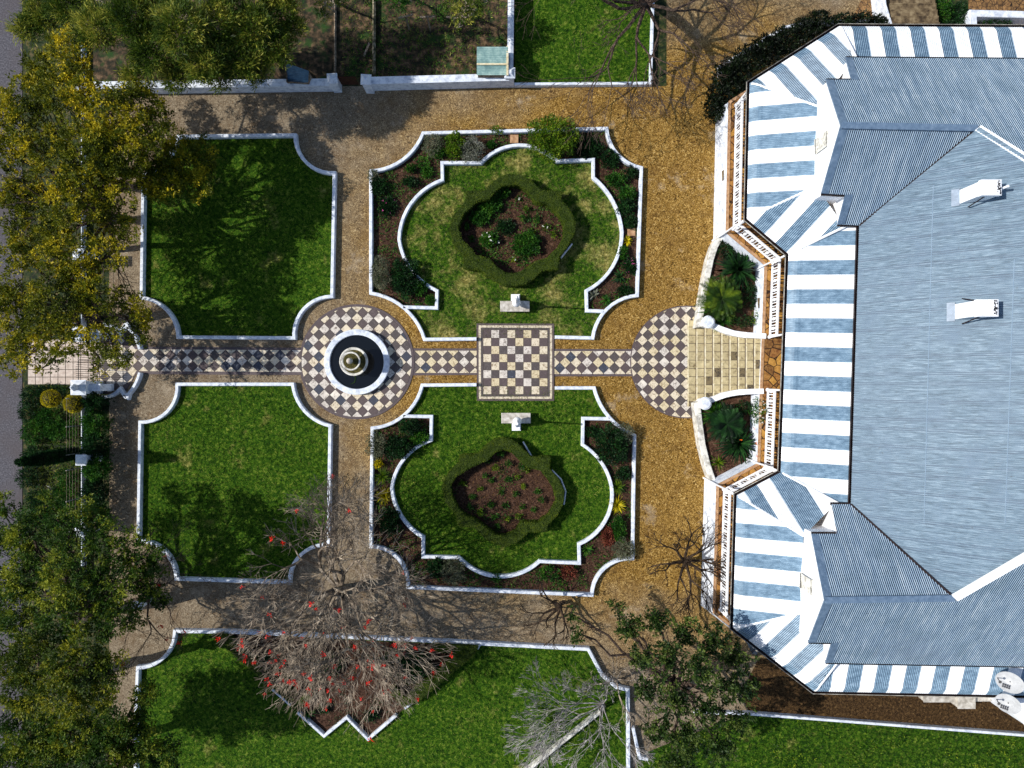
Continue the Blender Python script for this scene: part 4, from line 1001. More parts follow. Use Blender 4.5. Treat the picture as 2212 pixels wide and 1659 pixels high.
# ------------------------------------------------------------------ hedges
def hedge(outer, inner, h, label, zc=None, dens=520, mat='lf_hedge', name="hedge", core='hedge_core'):
    """clipped hedge between two outlines (image pixels at its top)"""
    o = [P(x, y, h) for x, y in outer]; i = [P(x, y, h) for x, y in inner] if inner else None
    if i:
        cc = sum(o, Vector()) / len(o); o = [p + (cc - p) * .008 for p in o]; i = [p - (cc - p) * .015 for p in i]
    t = empty(name, (sum(p.x for p in o) / len(o), sum(p.y for p in o) / len(o), .03), label, "hedge")
    pts = scatter(o, dens * 2.2, [i] if i else []); z = h - RNG.random(len(pts)) ** 2 * .10
    C = [np.column_stack([pts, z])]
    for ring in ([o, i] if i else [o]):
        for a, b in zip(ring, ring[1:] + ring[:1]):
            L = (b - a).length; k = int(L * h * dens)
            if k < 1: continue
            s = RNG.random((k, 1)); q = np.array(a)[None] * (1 - s) + np.array(b)[None] * s; q[:, 2] = h * RNG.random(k); q[:, :2] += RNG.normal(size=(k, 2)) * .018; C.append(q)
    C = np.vstack(C); V = leaves(C, 4, .034, .022, .35, .010); quads_obj("foliage", V, tones(len(C), 4), M[mat], t)
    mb = MB(); c = sum(o, Vector()) / len(o)
    if i:
        # solid twig core as an inset band
        n = 120
        def samp(r):
            L = [0]
            for a, b in zip(r, r[1:] + r[:1]): L.append(L[-1] + (b - a).length)
            out = []
            for k in range(n):
                d = L[-1] * k / n; j = max(jj for jj in range(len(r)) if L[jj] <= d + 1e-9); a, b = r[j], r[(j + 1) % len(r)]; out.append(a.lerp(b, (d - L[j]) / max(1e-6, L[j + 1] - L[j])))
            return out
        A = samp(o); k0 = min(range(len(i)), key=lambda k: (i[k] - A[0]).length); B = samp(i[k0:] + i[:k0])
        dz = Vector((0, 0, -.03)); vs = []
        for a, b in zip(A, B):
            d = (b - a) * .05; vs += [a + d + dz, b - d + dz, Vector((b.x - d.x, b.y - d.y, 0)), Vector((a.x + d.x, a.y + d.y, 0))]
        fs = []
        for k in range(n):
            k2 = (k + 1) % n
            for e in range(3): fs.append((4 * k + e, 4 * k2 + e, 4 * k2 + (e + 1), 4 * k + (e + 1)))
            fs.append((4 * k + 3, 4 * k2 + 3, 4 * k2, 4 * k))
        mb.add(vs, fs)
    else:
        mb.prism([p + (c - p) * .06 + Vector((0, 0, -.06)) for p in o], 0)
    build("branches", mb, M[core], t)
hC_o = [(1104, 374), (1131, 379), (1151, 393), (1171, 411), (1215, 411), (1211, 430), (1228, 447), (1242, 473), (1243, 500), (1226, 533), (1209, 553), (1205, 582), (1171, 585), (1152, 603), (1137, 613), (1113, 617), (1087, 615), (1057, 599), (1036, 583), (1001, 578), (999, 550), (978, 527), (970, 493), (977, 467), (1006, 431), (1007, 412), (1049, 409), (1062, 392), (1082, 379)]
hC_i = [(1104, 399), (1121, 400), (1137, 410), (1157, 437), (1177, 438), (1204, 460), (1217, 483), (1217, 510), (1205, 533), (1186, 551), (1183, 556), (1160, 562), (1137, 577), (1125, 586), (1110, 590), (1091, 588), (1071, 573), (1057, 557), (1026, 550), (1022, 540), (998, 516), (991, 490), (1001, 463), (1022, 444), (1031, 436), (1057, 430), (1072, 412), (1085, 403)]
hedge(hC_o, hC_i, .85, "bright clipped star-shaped hedge ring round rose bushes, north of the chess board")
hD_o = [(1087, 946), (1105, 949), (1124, 963), (1147, 987), (1189, 987), (1187, 1013), (1207, 1035), (1219, 1060), (1218, 1085), (1206, 1112), (1184, 1134), (1182, 1150), (1142, 1150), (1121, 1170), (1097, 1181), (1077, 1179), (1047, 1164), (1024, 1140), (988, 1138), (986, 1116), (961, 1086), (954, 1053), (967, 1021), (990, 1000), (992, 983), (1030, 982), (1054, 957), (1070, 949)]
hD_i = [(1087, 972), (1105, 977), (1137, 1010), (1167, 1016), (1182, 1034), (1194, 1053), (1201, 1083), (1184, 1113), (1161, 1128), (1124, 1128), (1114, 1147), (1091, 1157), (1071, 1155), (1047, 1137), (1026, 1121), (1008, 1115), (990, 1097), (977, 1071), (974, 1048), (988, 1029), (1018, 1010), (1056, 993), (1070, 977)]
hedge(hD_o, hD_i, .75, "dull clipped star-shaped hedge ring round nearly bare soil, south of the chess board")
hedge([(455, 1372), (485, 1368), (560, 1432), (640, 1502), (626, 1520), (588, 1489), (520, 1430)], None, .55, "clipped diagonal hedge on the left side of the diamond bed", dens=400)
hedge([(1034, 1396), (1010, 1396), (965, 1432), (900, 1486), (872, 1512), (884, 1526), (905, 1516), (968, 1462), (1022, 1418)], None, .6, "clipped diagonal hedge on the right side of the diamond bed", dens=400)
hedge([(934, 1392), (1012, 1396), (996, 1412), (940, 1408)], None, .6, "short clipped hedge along the gravel at the top of the diamond bed", dens=400)
hedge([(632, 1530), (645, 1536), (684, 1492), (672, 1484)], None, .55, "small hedge stub crossing the lower left of the diamond bed", dens=400)
hedge([(838, 1492), (852, 1484), (886, 1518), (872, 1530)], None, .55, "small hedge stub crossing the lower right of the diamond bed", dens=400)
sheet("bed_soil", G([(467, 1368), (1034, 1396), (884, 1522), (795, 1597), (749, 1552), (700, 1590)], .05), .042, M['mulch'])
sheet("bed_soil", [P(x, y, .05) for x, y in hC_i], .048, M['mulch']); sheet("bed_soil", [P(x, y, .05) for x, y in hD_i], .048, M['mulch'])
for i, (pts, lb) in enumerate((([(1130, 955), (1150, 989)], "thin white rim showing at the upper right of the dull hedge ring"), ([(1192, 1016), (1212, 1036), (1222, 1062), (1218, 1090)], "thin white rim showing at the right of the dull hedge ring"),
                              ([(1212, 556), (1236, 526)], "thin white rim at the right of the bright hedge ring"))):
    low_wall("low_wall", pts, lb, w=.08, h=.3)

# ------------------------------------------------------------------ shrubs and plants
def shrub(X, Y, rx, ry, h, mat, label, leafL=.09, leafW=.04, dens=210, group=None, flowers=None, name="shrub", up=.5, n=5, lift=.0):
    c = P(X, Y, h * .6); k = (H - h * .6) / FPX; rx *= k; ry *= k; N = int(dens * math.pi * rx * ry * 1.7) + 12
    q, d = ellip((c.x, c.y, h * .42 + lift), 1, 1, N, shell=.6); q = q - np.array([c.x, c.y, h * .42 + lift]); q = q * np.array([rx, ry, h * .55]) + np.array([c.x, c.y, h * .42 + lift])
    q[:, 2] = np.maximum(q[:, 2], .06 + lift); V = leaves(q, n, leafL, leafW, up, .03, d, .5)
    t = empty(name, (c.x, c.y, .03 + lift), label, "shrub", group); quads_obj("foliage", V, tones(N, n), M[mat], t)
    mb = MB()
    for i in range(6):
        a = 6.28 * i / 6 + R.random(); mb.tube([Vector((c.x, c.y, lift)), Vector((c.x + math.cos(a) * rx * .5, c.y + math.sin(a) * ry * .5, lift + h * .5))], [.02, .008], 4)
    build("stems", mb, M['bark'], t)
    if flowers:
        fm, fn, fs = flowers; qq, dd = ellip((0, 0, 0), 1, 1, fn, shell=.95); qq[:, 2] = np.abs(qq[:, 2]); qq = qq * np.array([rx * .9, ry * .9, h * .6]) + np.array([c.x, c.y, h * .5 + lift])
        quads_obj("flowers", leaves(qq, 6, fs, fs * .7, .3, .01), np.zeros(fn * 6), M[fm], t)
    return t
def rosette(X, Y, r, h, n, W, mat, label, cat="plant", droop=.35, name="strappy_plant", z0=.03, segs=3, flowers=None):
    c = P(X, Y, h * .5); r = r * (H - h * .5) / FPX; V = []; T = []
    for i in range(n):
        a = 6.2832 * R.random(); el = R.uniform(.15, 1.25); L = r * R.uniform(.7, 1.15); dx, dy = math.cos(a), math.sin(a); tone = R.random()
        pts = []
        for k in range(segs + 1):
            s = k / segs; rr = L * math.cos(el) * (s + .15 * s * s); zz = h * (math.sin(el) * 1.15 * s - droop * s * s) + z0 + .04; pts.append((c.x + dx * rr, c.y + dy * rr, max(zz, z0)))
        for k in range(segs):
            w0 = W * (.6 + .4 * math.sin(3.1 * (k + .3) / segs)) * .5; w1 = W * (.6 + .4 * math.sin(3.1 * (k + 1.3) / segs)) * .5 if k < segs - 1 else .004
            p, q = pts[k], pts[k + 1]; V.append([(p[0] - dy * w0, p[1] + dx * w0, p[2]), (p[0] + dy * w0, p[1] - dx * w0, p[2]), (q[0] + dy * w1, q[1] - dx * w1, q[2]), (q[0] - dy * w1, q[1] + dx * w1, q[2])]); T.append(tone)
    t = empty(name, (c.x, c.y, z0), label, cat); quads_obj("blades", np.array(V), np.array(T), M[mat], t)
    if flowers:
        for k in range(flowers[1]):
            a = R.random() * 6.28; rr = r * R.uniform(.3, .9); p = np.array([[c.x + math.cos(a) * rr, c.y + math.sin(a) * rr, z0 + h * R.uniform(.8, 1.1)]]); quads_obj("flower", leaves(p, 4, .13, .04, .7, .01), np.zeros(4), M[flowers[0]], t)
    return t
def cycad(X, Y, r, h, nf, mat, label, z0=.55):
    c = P(X, Y, h + z0); r = r * (H - h - z0) / FPX; V = []; T = []
    t = empty("cycad", (c.x, c.y, z0), label, "plant")
    for i in range(nf):
        a = 2.39996 * i; f = i / nf; el = .25 + .95 * (1 - f) * R.uniform(.7, 1.1); L = r * (.62 + .45 * f) * R.uniform(.85, 1.1); tone = R.random(); dx, dy = math.cos(a), math.sin(a)
        for k in range(22):
            s = (k + 1) / 22; rr = L * s * (1 - .12 * s); zz = z0 + h * .45 + h * (.9 * math.sin(el) * s * 1.1 - .75 * s * s * (.5 + f * .5)) + .1
            wl = .17 * math.sin(math.pi * min(1, .12 + s * .86)) ** .6 + .02
            for sd in (-1, 1):
                bx, by = c.x + dx * rr, c.y + dy * rr; ox, oy = (-dy * sd * .9 + dx * .45) * wl, (dx * sd * .9 + dy * .45) * wl; w_ = .022
                V.append([(bx - dx * w_, by - dy * w_, zz), (bx + dx * w_, by + dy * w_, zz), (bx + ox + dx * .006, by + oy + dy * .006, zz + .03), (bx + ox - dx * .006, by + oy - dy * .006, zz + .03)]); T.append(tone * .8 + .2 * R.random())
    quads_obj("fronds", np.array(V), np.array(T), M[mat], t)
    mb = MB(); mb.lathe((c.x, c.y), [(.16, z0 - .05), (.2, z0 + h * .3), (.14, z0 + h * .5), (.0, z0 + h * .55)], 12); build("trunk", mb, M['bark'], t)
cycad(1565, 643, 60, 1.0, 62, 'lf_cycad', "large bright cycad palm in the planter north of the steps")
cycad(1575, 917, 54, .9, 56, 'lf_dark', "large dark cycad palm in the planter south of the steps")
rosette(1594, 583, 46, 1.3, 110, .13, 'lf_dark', "broad-leaved blue green plant in the upper corner of the north planter", z0=.55)
rosette(1595, 957, 48, 1.3, 120, .09, 'lf_dark', "dark strappy plant with orange flowers in the south planter", z0=.55, flowers=('oflower', 5))
rosette(1535, 674, 30, .6, 110, .045, 'lf_green', "light green strappy clump spilling over the north round pier", z0=.7)
rosette(1558, 694, 26, .6, 80, .05, 'lf_green', "green strappy clump between north round pier and wing wall", z0=.6)
rosette(1541, 892, 34, .7, 130, .05, 'lf_green', "light green strappy clump beside the south round pier", z0=.6)
rosette(1546, 998, 19, .6, 70, .025, 'lf_bright', "yellow green grassy tuft at the lower end of the south planter", z0=.55)
shrub(1632, 888, 17, 34, 1.3, 'lf_green', "white-flowering bush against the house wall in the south planter", flowers=('wflower', 34, .06), lift=.5)
for X, Y, rx, ry, m, lb in ((1560, 545, 18, 20, 'lf_dark', "low dark cover plant in the upper point of the north planter"), (1612, 640, 18, 30, 'lf_dark', "dark low plant between cycad and house wall in the north planter"), (1600, 695, 22, 12, 'lf_dark', "low dark plant behind the wing wall in the north planter"),
        (1600, 880, 22, 16, 'lf_dark', "dark low plant behind the wing wall in the south planter"), (1620, 990, 16, 14, 'lf_dark', "dark low plant at the lower right of the south planter")):
    shrub(X, Y, rx, ry, .45, m, lb, lift=.5, dens=130)
shrub(1628, 690, 18, 14, .6, 'lf_bright', "spindly yellow green shrub at the house wall in the north planter", dens=40, lift=.5)
B = [  # X, Y, rx, ry, h, material, label
 (1195, 296, 58, 46, 1.7, 'lf_bright', "big round green bush overhanging the north wall of the flower bed"),
 (935, 312, 22, 24, .8, 'lf_greygreen', "twiggy grey green bush at the upper left corner of the north bed"),
 (951, 329, 11, 9, .4, 'lf_green', "small fresh green bush below the twiggy grey green corner bush"),
 (982, 313, 22, 30, .9, 'lf_bright', "tall yellowish bush left of the silver grey bush"),
 (1018, 322, 30, 29, .9, 'lf_grey', "silver grey round bush against the scalloped north wall"),
 (1062, 313, 10, 9, .4, 'lf_green', "small dark cushion bush left of the sandstone slab"),
 (1072, 281, 17, 9, .5, 'lf_bright', "small loose bush growing on the top wall of the north bed"),
 (1272, 320, 30, 24, .5, 'lf_dark', "low dark ground bush right of the big round bush"),
 (1318, 342, 20, 20, .5, 'lf_dark', "low dark bush at the upper right curve of the north bed"),
 (1330, 388, 22, 15, .5, 'lf_green', "green bush beside the inner corner, upper right of the north bed"),
 (1364, 372, 13, 12, .5, 'lf_dark', "small dark bush near the upper right wall corner"),
 (1356, 418, 20, 16, .6, 'lf_green', "upper one of the green rose bushes along the right wall"),
 (1352, 446, 20, 18, .6, 'lf_dark', "lower one of the green rose bushes along the right wall"),
 (1362, 478, 14, 15, .4, 'lf_dark', "dark low bush above the sandstone slab by the right wall"),
 (1345, 545, 12, 16, .4, 'lf_green', "narrow green bush under the small yellow spiky plant"),
 (1360, 575, 16, 18, .4, 'lf_dark', "dark bush with pink flowers on the right side of the north bed"),
 (805, 378, 12, 14, .6, 'lf_greygreen', "small grey bush hanging over the left corner of the north bed"),
 (818, 402, 17, 20, .5, 'lf_dark', "dark bush by the left wall of the north bed"),
 (888, 364, 11, 10, .4, 'lf_green', "small round green bush in the left curve of the north bed"),
 (914, 352, 15, 12, .4, 'lf_green', "loose green bush below the corner bush of the north bed"),
 (886, 393, 17, 12, .5, 'lf_dark', "dark glossy bush in bare soil of the left north bed"),
 (922, 372, 14, 13, .35, 'lf_green', "low green bush near the inner corner of the left north bed"),
 (837, 445, 20, 24, .3, 'lf_dark', "low dark bush with purple flowers on the left of the north bed"),
 (822, 590, 22, 42, 1.0, 'lf_greygreen', "tall oval grey olive bush over the lower left wall of the north bed"),
 (876, 600, 32, 44, .9, 'lf_dark', "large blue green bush beside the oval grey olive bush"),
 (905, 622, 18, 16, .6, 'lf_green', "mid green bush at the foot of the large blue green bush"),
 (929, 649, 12, 11, .4, 'lf_green', "bright green little bush at the bottom corner of the left north bed"),
 (1351, 628, 18, 12, .3, 'lf_dark', "dark low bush at the lower right corner of the north bed"),
 (814, 962, 24, 30, 1.0, 'lf_greygreen', "grey olive bush hanging over the left wall of the south bed"),
 (884, 922, 24, 17, .9, 'lf_dark', "dark green bush at the top of the left south bed"),
 (858, 968, 34, 26, 1.0, 'lf_dark', "largest dark green bush of the left south bed"),
 (905, 945, 20, 18, .6, 'lf_green', "fresh green bush beside the inner wall corner of the left south bed"),
 (817, 1002, 9, 9, .5, 'lf_yellow', "small yellow flowering bush above the grassy tufts in the south bed"),
 (841, 1126, 26, 30, .8, 'lf_dark', "dark bush under the tips of the red-flowered bare tree"),
 (1277, 932, 13, 11, .4, 'lf_dark', "small dark bush at the upper corner of the right south bed"),
 (1322, 962, 36, 42, 1.2, 'lf_dark', "largest dark green bush of the right south bed"),
 (1352, 935, 20, 22, .9, 'lf_greygreen', "feathery grey bush leaning over the right wall of the south bed"),
 (1347, 1024, 16, 16, .5, 'lf_dark', "dark low bush above the spiky plants of the right south bed"),
 (1337, 1143, 15, 30, .6, 'lf_green', "upright green bush below the spiky plants of the right south bed"),
 (1314, 1158, 16, 22, .35, 'lf_red', "reddish brown low bush in the lower right of the south bed"),
 (1348, 1188, 26, 26, .8, 'lf_greygreen', "dark grey bush spilling over the lower right corner of the south bed"),
 (978, 1234, 28, 30, .8, 'lf_greygreen', "grey green bush below the scalloped wall, bottom of the south bed"),
 (940, 1226, 22, 22, .6, 'lf_dark', "dark bush under the bare tree at the bottom of the south bed"),
 (1071, 1247, 10, 8, .4, 'lf_green', "tiny green bush on the lowest point of the scalloped wall"),
 (1185, 1238, 28, 18, .5, 'lf_green', "sparse green bush in brown leaves, bottom of the south bed"),
 (1228, 1236, 22, 16, .5, 'lf_red', "sparse reddish bush beside the sparse green bush, bottom of the south bed"),
 (1057, 440, 26, 22, .5, 'lf_green', "large rose bush at the upper left inside the bright hedge ring"),
 (1036, 470, 22, 18, .45, 'lf_green', "rose bush at the left inside the bright hedge ring"),
 (1087, 415, 16, 12, .45, 'lf_green', "small rose bush at the top inside the bright hedge ring"),
 (1091, 490, 20, 16, .4, 'lf_dark', "rose bush in the middle of the bright hedge ring"),
 (1056, 516, 22, 17, .5, 'lf_green', "rose bush with white blooms at the lower left of the bright hedge ring"),
 (1136, 526, 32, 26, .6, 'lf_green', "largest rose bush, at the bottom of the bright hedge ring"),
 (700, 1530, 14, 10, .3, 'lf_dark', "low dark bush in the lower tip of the diamond bed"),
 (800, 1545, 14, 12, .4, 'lf_dark', "dark bush inside the lower right tip of the diamond bed"),
 (600, 1445, 42, 34, .7, 'lf_dark', "dark shrub mass in the left of the diamond bed"),
 (880, 1440, 60, 34, .8, 'lf_dark', "dark shrub mass in the right of the diamond bed"),
 (700, 1440, 40, 26, .6, 'lf_dark', "dark shrub in the middle of the diamond bed"),
]
for X, Y, rx, ry, h, m, lb in B:
    fl = ('pflower', 10, .05) if ('pink' in lb or 'purple' in lb) else (('wflower', 8, .07) if 'white blooms' in lb else None)
    L = .07 if 'grey' in m else .10
    shrub(X, Y, rx, ry, h, m, lb, leafL=L, leafW=L * (.45 if 'grey' in m else .5), dens=110 if 'sparse' in lb or 'loose' in lb else 240, flowers=fl)
for X, Y, r, h, n, W, m, lb in (
    (1355, 520, 14, .4, 50, .045, 'lf_yellow', "bright yellow spiky plant beside the sandstone slab"),
    (1284, 636, 15, .4, 34, .06, 'lf_grey', "pale striped spiky plant at the bottom right of the north bed"),
    (1311, 648, 15, .4, 30, .05, 'lf_green', "green spiky plant right of the pale striped one"),
    (1340, 597, 18, .4, 30, .06, 'lf_dark', "dark strappy plant near pink flowers in the north bed"),
    (826, 1030, 23, .6, 120, .022, 'lf_bright', "olive grassy tuft, upper of two by the left wall of the south bed"),
    (829, 1071, 20, .6, 110, .022, 'lf_yellow', "yellower grassy tuft, lower of two by the left wall of the south bed"),
    (1334, 1053, 19, .6, 90, .03, 'lf_bright', "yellow green spiky plant, upper of two by the inner right wall"),
    (1334, 1092, 20, .6, 90, .035, 'lf_yellow', "bright yellow spiky plant, lower of two by the inner right wall"),
    (1267, 1188, 16, .5, 50, .03, 'lf_green', "green spiky plant at the inner corner, bottom right of the south bed"),
    (664, 1543, 20, .7, 26, .05, 'lf_green', "small palm-like plant in the lower left tip of the diamond bed"),
    (111, 1059, 15, .5, 24, .07, 'lf_grey', "grey rosette plant in the roadside planting below the cypress")):
    rosette(X, Y, r, h, n, W, m, lb)
USED = set()
CLK = ["three", "four", "five", "six", "seven", "eight", "nine", "ten", "eleven", "twelve", "one", "two"]
def where(X, Y, cx, cy, ring):
    a = int(round(math.degrees(math.atan2(Y - cy, X - cx)) / 30)) % 12; d = math.hypot((X - cx) / 1.15, Y - cy)
    r_ = "small rose sprig at %s o'clock, %s, inside the %s hedge ring" % (CLK[a], "near the middle" if d < 38 else "half way out" if d < 66 else "close to the hedge", ring)
    if r_ in USED: r_ = r_.replace('small rose sprig', 'lower rose sprig')
    USED.add(r_); return r_
# seedlings on the bare soil inside the dull hedge ring
sp = [(1053, 995), (1072, 1012), (1098, 1002), (1124, 1005), (1140, 1016), (1118, 1028), (1097, 1036), (1060, 1040), (1040, 1058), (1086, 1060), (1110, 1068), (1130, 1052), (1160, 1060), (1172, 1078), (1020, 1070), (1014, 1098), (1036, 1106), (1060, 1092), (1092, 1094), (1128, 1092), (1150, 1100), (1066, 1118), (1094, 1122), (1120, 1114), (1080, 982), (1000, 1044), (1074, 1140), (1046, 1028)]
for k, (X, Y) in enumerate(sp):
    shrub(X + R.uniform(-3, 3), Y + R.uniform(-3, 3), R.uniform(4, 9), R.uniform(4, 8), R.uniform(.2, .4), R.choice(['lf_green', 'lf_bright', 'lf_green']), where(X, Y, 1084, 1066, 'dull'), dens=130, group="rose sprigs inside the dull hedge ring", name="rose_sprig")
for k, (X, Y) in enumerate([(1120, 430), (1136, 452), (1160, 475), (1180, 490), (1150, 500), (1130, 470), (1010, 490), (1018, 515), (1195, 505), (1110, 560)]):
    shrub(X, Y, R.uniform(4, 9), R.uniform(4, 9), R.uniform(.2, .4), R.choice(['lf_green', 'lf_bright']), where(X, Y, 1107, 495, 'bright'), dens=130, group="rose sprigs inside the bright hedge ring", name="rose_sprig", flowers=('wflower', 2, .07) if k % 3 == 0 else None)
# very dark shrubs by the house
DK = [(1545, 235, 24, 30, "lowest"), (1556, 205, 30, 26, ""), (1568, 165, 30, 28, ""), (1590, 145, 34, 28, ""), (1625, 125, 36, 30, ""), (1662, 105, 38, 30, ""), (1700, 85, 38, 30, ""), (1742, 62, 36, 26, ""), (1768, 42, 30, 22, ""), (1815, 50, 32, 20, ""), (1862, 46, 32, 20, ""), (1900, 52, 24, 18, ""), (1600, 185, 24, 22, ""), (1566, 240, 16, 18, "")]
DL = ["lowest very dark shrub of the row beside the house", "very dark shrub just above the lowest one beside the house", "very dark shrub on the bend of the half buried white wall", "very dark shrub right of the white wall bend", "very dark shrub against the slanting eave, lower part", "very dark shrub against the slanting eave, middle", "very dark shrub against the slanting eave, upper part", "very dark shrub below the highest one", "very dark shrub reaching highest on the gravel", "very dark shrub above the roof corner", "very dark shrub left of the brown steps", "small very dark shrub touching the brown steps", "very dark shrub tucked against the roof corner at the railing", "small dark shrub in front of the white plinth end"]
for (X, Y, rx, ry, _), lb in zip(DK, DL): shrub(X, Y, rx, ry, 1.2, 'lf_black', lb, leafL=.12, leafW=.06, dens=150, group="very dark shrubs beside the house")
for X, Y, rx, ry, m, lb in ((2040, 20, 20, 26, 'lf_green', "green bush right of the brown steps"), (2072, 30, 20, 26, 'lf_dark', "dark green bush left of the white raised planter"), (2150, 52, 40, 10, 'lf_dark', "low bush in the white raised planter"), (2055, 55, 34, 10, 'lf_dark', "dark bush along the eave right of the brown steps")):
    shrub(X, Y, rx, ry, .8, m, lb)
# roadside planting
for X, Y, rx, ry, h, m, lb in ((204, 872, 26, 26, 1.4, 'lf_dark', "just below the white entrance pillar"), (206, 915, 27, 30, 1.5, 'lf_green', "second below the entrance pillar"), (204, 962, 27, 30, 1.5, 'lf_dark', "above the small pillar by the cypress"),
        (208, 1010, 28, 32, 1.5, 'lf_green', "below the small pillar by the cypress"), (204, 1062, 27, 32, 1.5, 'lf_dark', "second below the cypress"), (206, 1115, 28, 32, 1.4, 'lf_green', "lowest, at the edge of the dark tree")):
    shrub(X, Y, rx, ry, h, m, "tall bush in the row inside the railing, " + lb, leafL=.13, leafW=.05, dens=230, group="tall bushes inside the railing")
VP = [(70, 855, 26, 22), (62, 890, 24, 26), (100, 905, 34, 26), (70, 935, 30, 26), (120, 930, 30, 22), (150, 925, 20, 20), (72, 985, 28, 22), (60, 1030, 26, 24), (90, 1080, 34, 26), (140, 1070, 28, 30), (145, 1030, 26, 18), (60, 1120, 26, 24), (120, 1120, 34, 24), (110, 845, 34, 14)]
VN = ["left of the upper yellow ball", "by the road below the upper left bush", "under the clipped yellow balls", "left of the railing, middle of the strip", "right of the middle, near the railing", "close to the second yellow ball", "by the road above the cypress shadow", "by the road below the leaning cypress", "left of the grey rosette plant", "right of the grey rosette plant", "under the cypress base", "at the road edge, lowest left", "lowest in the strip near the dark tree", "along the edge of the pale square paving"]
for (X, Y, rx, ry), lb in zip(VP, VN): shrub(X, Y, rx, ry, .55, R.choice(['lf_green', 'lf_green', 'lf_dark']), "green bush in the roadside strip, " + lb, leafL=.11, leafW=.04, dens=130, group="bushes in the roadside strip")
def ball(X, Y, r, z, label):
    c = P(X, Y, z); rr = r * (H - z) / FPX; t = empty("topiary_ball", (c.x, c.y, 0), label, "topiary", "clipped yellow balls")
    N = int(rr * rr * 12.6 * 420); d = unit(RNG.normal(size=(N, 3))); q = np.array([c.x, c.y, z]) + d * rr * RNG.uniform(.92, 1.0, (N, 1)); quads_obj("foliage", leaves(q, 3, .05, .03, .3, .01, d, .8), tones(N, 3), M['lf_yellow'], t)
    mb = MB(); mb.tube([Vector((c.x, c.y, 0)), Vector((c.x, c.y, z))], .05, 8); build("stem", mb, M['bark'], t)
    mb = MB(); mb.lathe((c.x, c.y), [(.01, z - rr * .85)] + [(rr * .86 * math.cos(a), z + rr * .86 * math.sin(a)) for a in (-1.2, -.8, -.4, 0, .4, .8, 1.2)] + [(.01, z + rr * .86)], 16); build("core", mb, M['moss'], t, True)
ball(110, 861, 19, 1.0, "clipped yellow ball bush nearest the road, below the pale paving"); ball(160, 872, 20, 1.0, "clipped yellow ball bush cut by the railing, below the pale paving")
ball(105, 695, 17, 1.0, "clipped yellow ball bush under the golden tree, nearest the road"); ball(145, 694, 14, 1.0, "smaller clipped yellow ball bush under the golden tree")
# pencil cypress
b0 = P(172, 978); t = empty("pencil_cypress", b0, "narrow dark cypress at the roadside seen leaning outward from above", "tree")
N = 2600; z = RNG.uniform(.3, 4.5, N); rad = .27 * np.clip((4.7 - z) / 1.6, .1, 1) ** .6; a = RNG.uniform(0, 6.283, N); q = np.column_stack([b0.x + np.cos(a) * rad, b0.y + np.sin(a) * rad, z])
quads_obj("crown", leaves(q, 4, .12, .05, .9, .02), tones(N, 4), M['lf_dark'], t); mb = MB(); mb.tube([b0, b0 + Vector((0, 0, 4.2))], [.09, .03], 6); build("trunk", mb, M['bark'], t)

# ------------------------------------------------------------------ leafy trees
def limb(mb, a, b, r0, r1, n=5, sag=.0, wig=.25):
    pts = []; k = 6
    for i in range(k + 1):
        s = i / k; p = a.lerp(b, s); w_ = math.sin(3.1416 * s) * wig; pts.append(p + Vector((R.uniform(-w_, w_), R.uniform(-w_, w_), sag * math.sin(3.1416 * s) + R.uniform(-w_, w_) * .4)))
    mb.tube(pts, [r0 + (r1 - r0) * (i / k) for i in range(k + 1)], n, cap=False); return pts
def leafy_tree(name, base, fork, blobs, mat, bark, label, dens=20, n=4, L=.13, W=.06, up=.30, out=.6, flat=.5, jit=.03, trunk_r=.28, twig=True, group=None, shell=.55, zs=.64, sub=13, subr=.30):
    if zs != 1: blobs = [(X, Y, r, z * zs) for X, Y, r, z in blobs]; fork = (fork[0], fork[1], fork[2] * zs)
    b = P(*base); t = empty(name, (b.x, b.y, 0), label, "tree", group); f = P(*fork)
    mb = MB(); limb(mb, b, f, trunk_r, trunk_r * .7, 9, wig=.1); build("trunk", mb, M[bark], t)
    br = MB(); Cs = []; Ds = []
    for X, Y, r, z in blobs:
        c = P(X, Y, z); rr = r * (H - z) / FPX; e = Vector((c.x, c.y, z - rr * .25)); pts = limb(br, f, e, trunk_r * .42, .035, 5, wig=.35)
        N = int(dens * (.64 if sub else 2.4) * rr * rr * 3.14 * 1.4); q, d = ellip((c.x, c.y, z), rr, rr * flat, N, shell=shell); Cs.append(q); Ds.append(d)
        if twig:
            for i in range(int(4 + rr * 5)):
                k = q[R.randrange(len(q))]; s = pts[R.randrange(3, 7)]; limb(br, s, Vector(k), .03, .008, 3, wig=.12)
    build("branches", br, M[bark], t)
    C = np.vstack(Cs); D = np.vstack(Ds)
    if sub:
        k = len(C); d2 = unit(RNG.normal(size=(k * sub, 3)) + np.repeat(D, sub, 0) * .5 + np.array([0, 0, .55])); tn = np.repeat(RNG.random(k), sub)
        C = np.repeat(C, sub, 0) + d2 * subr * RNG.uniform(.25, 1.0, (k * sub, 1)) * np.repeat(RNG.uniform(.6, 1.3, (k, 1)), sub, 0); D = d2
        tn = np.clip(np.repeat(tn, n) * .75 + RNG.random(len(C) * n) * .25, 0, 1)
    else: tn = tones(len(C), n)
    quads_obj("crown", leaves(C, n, L, W, up, jit, D, out), tn, M[mat], t)
    return t
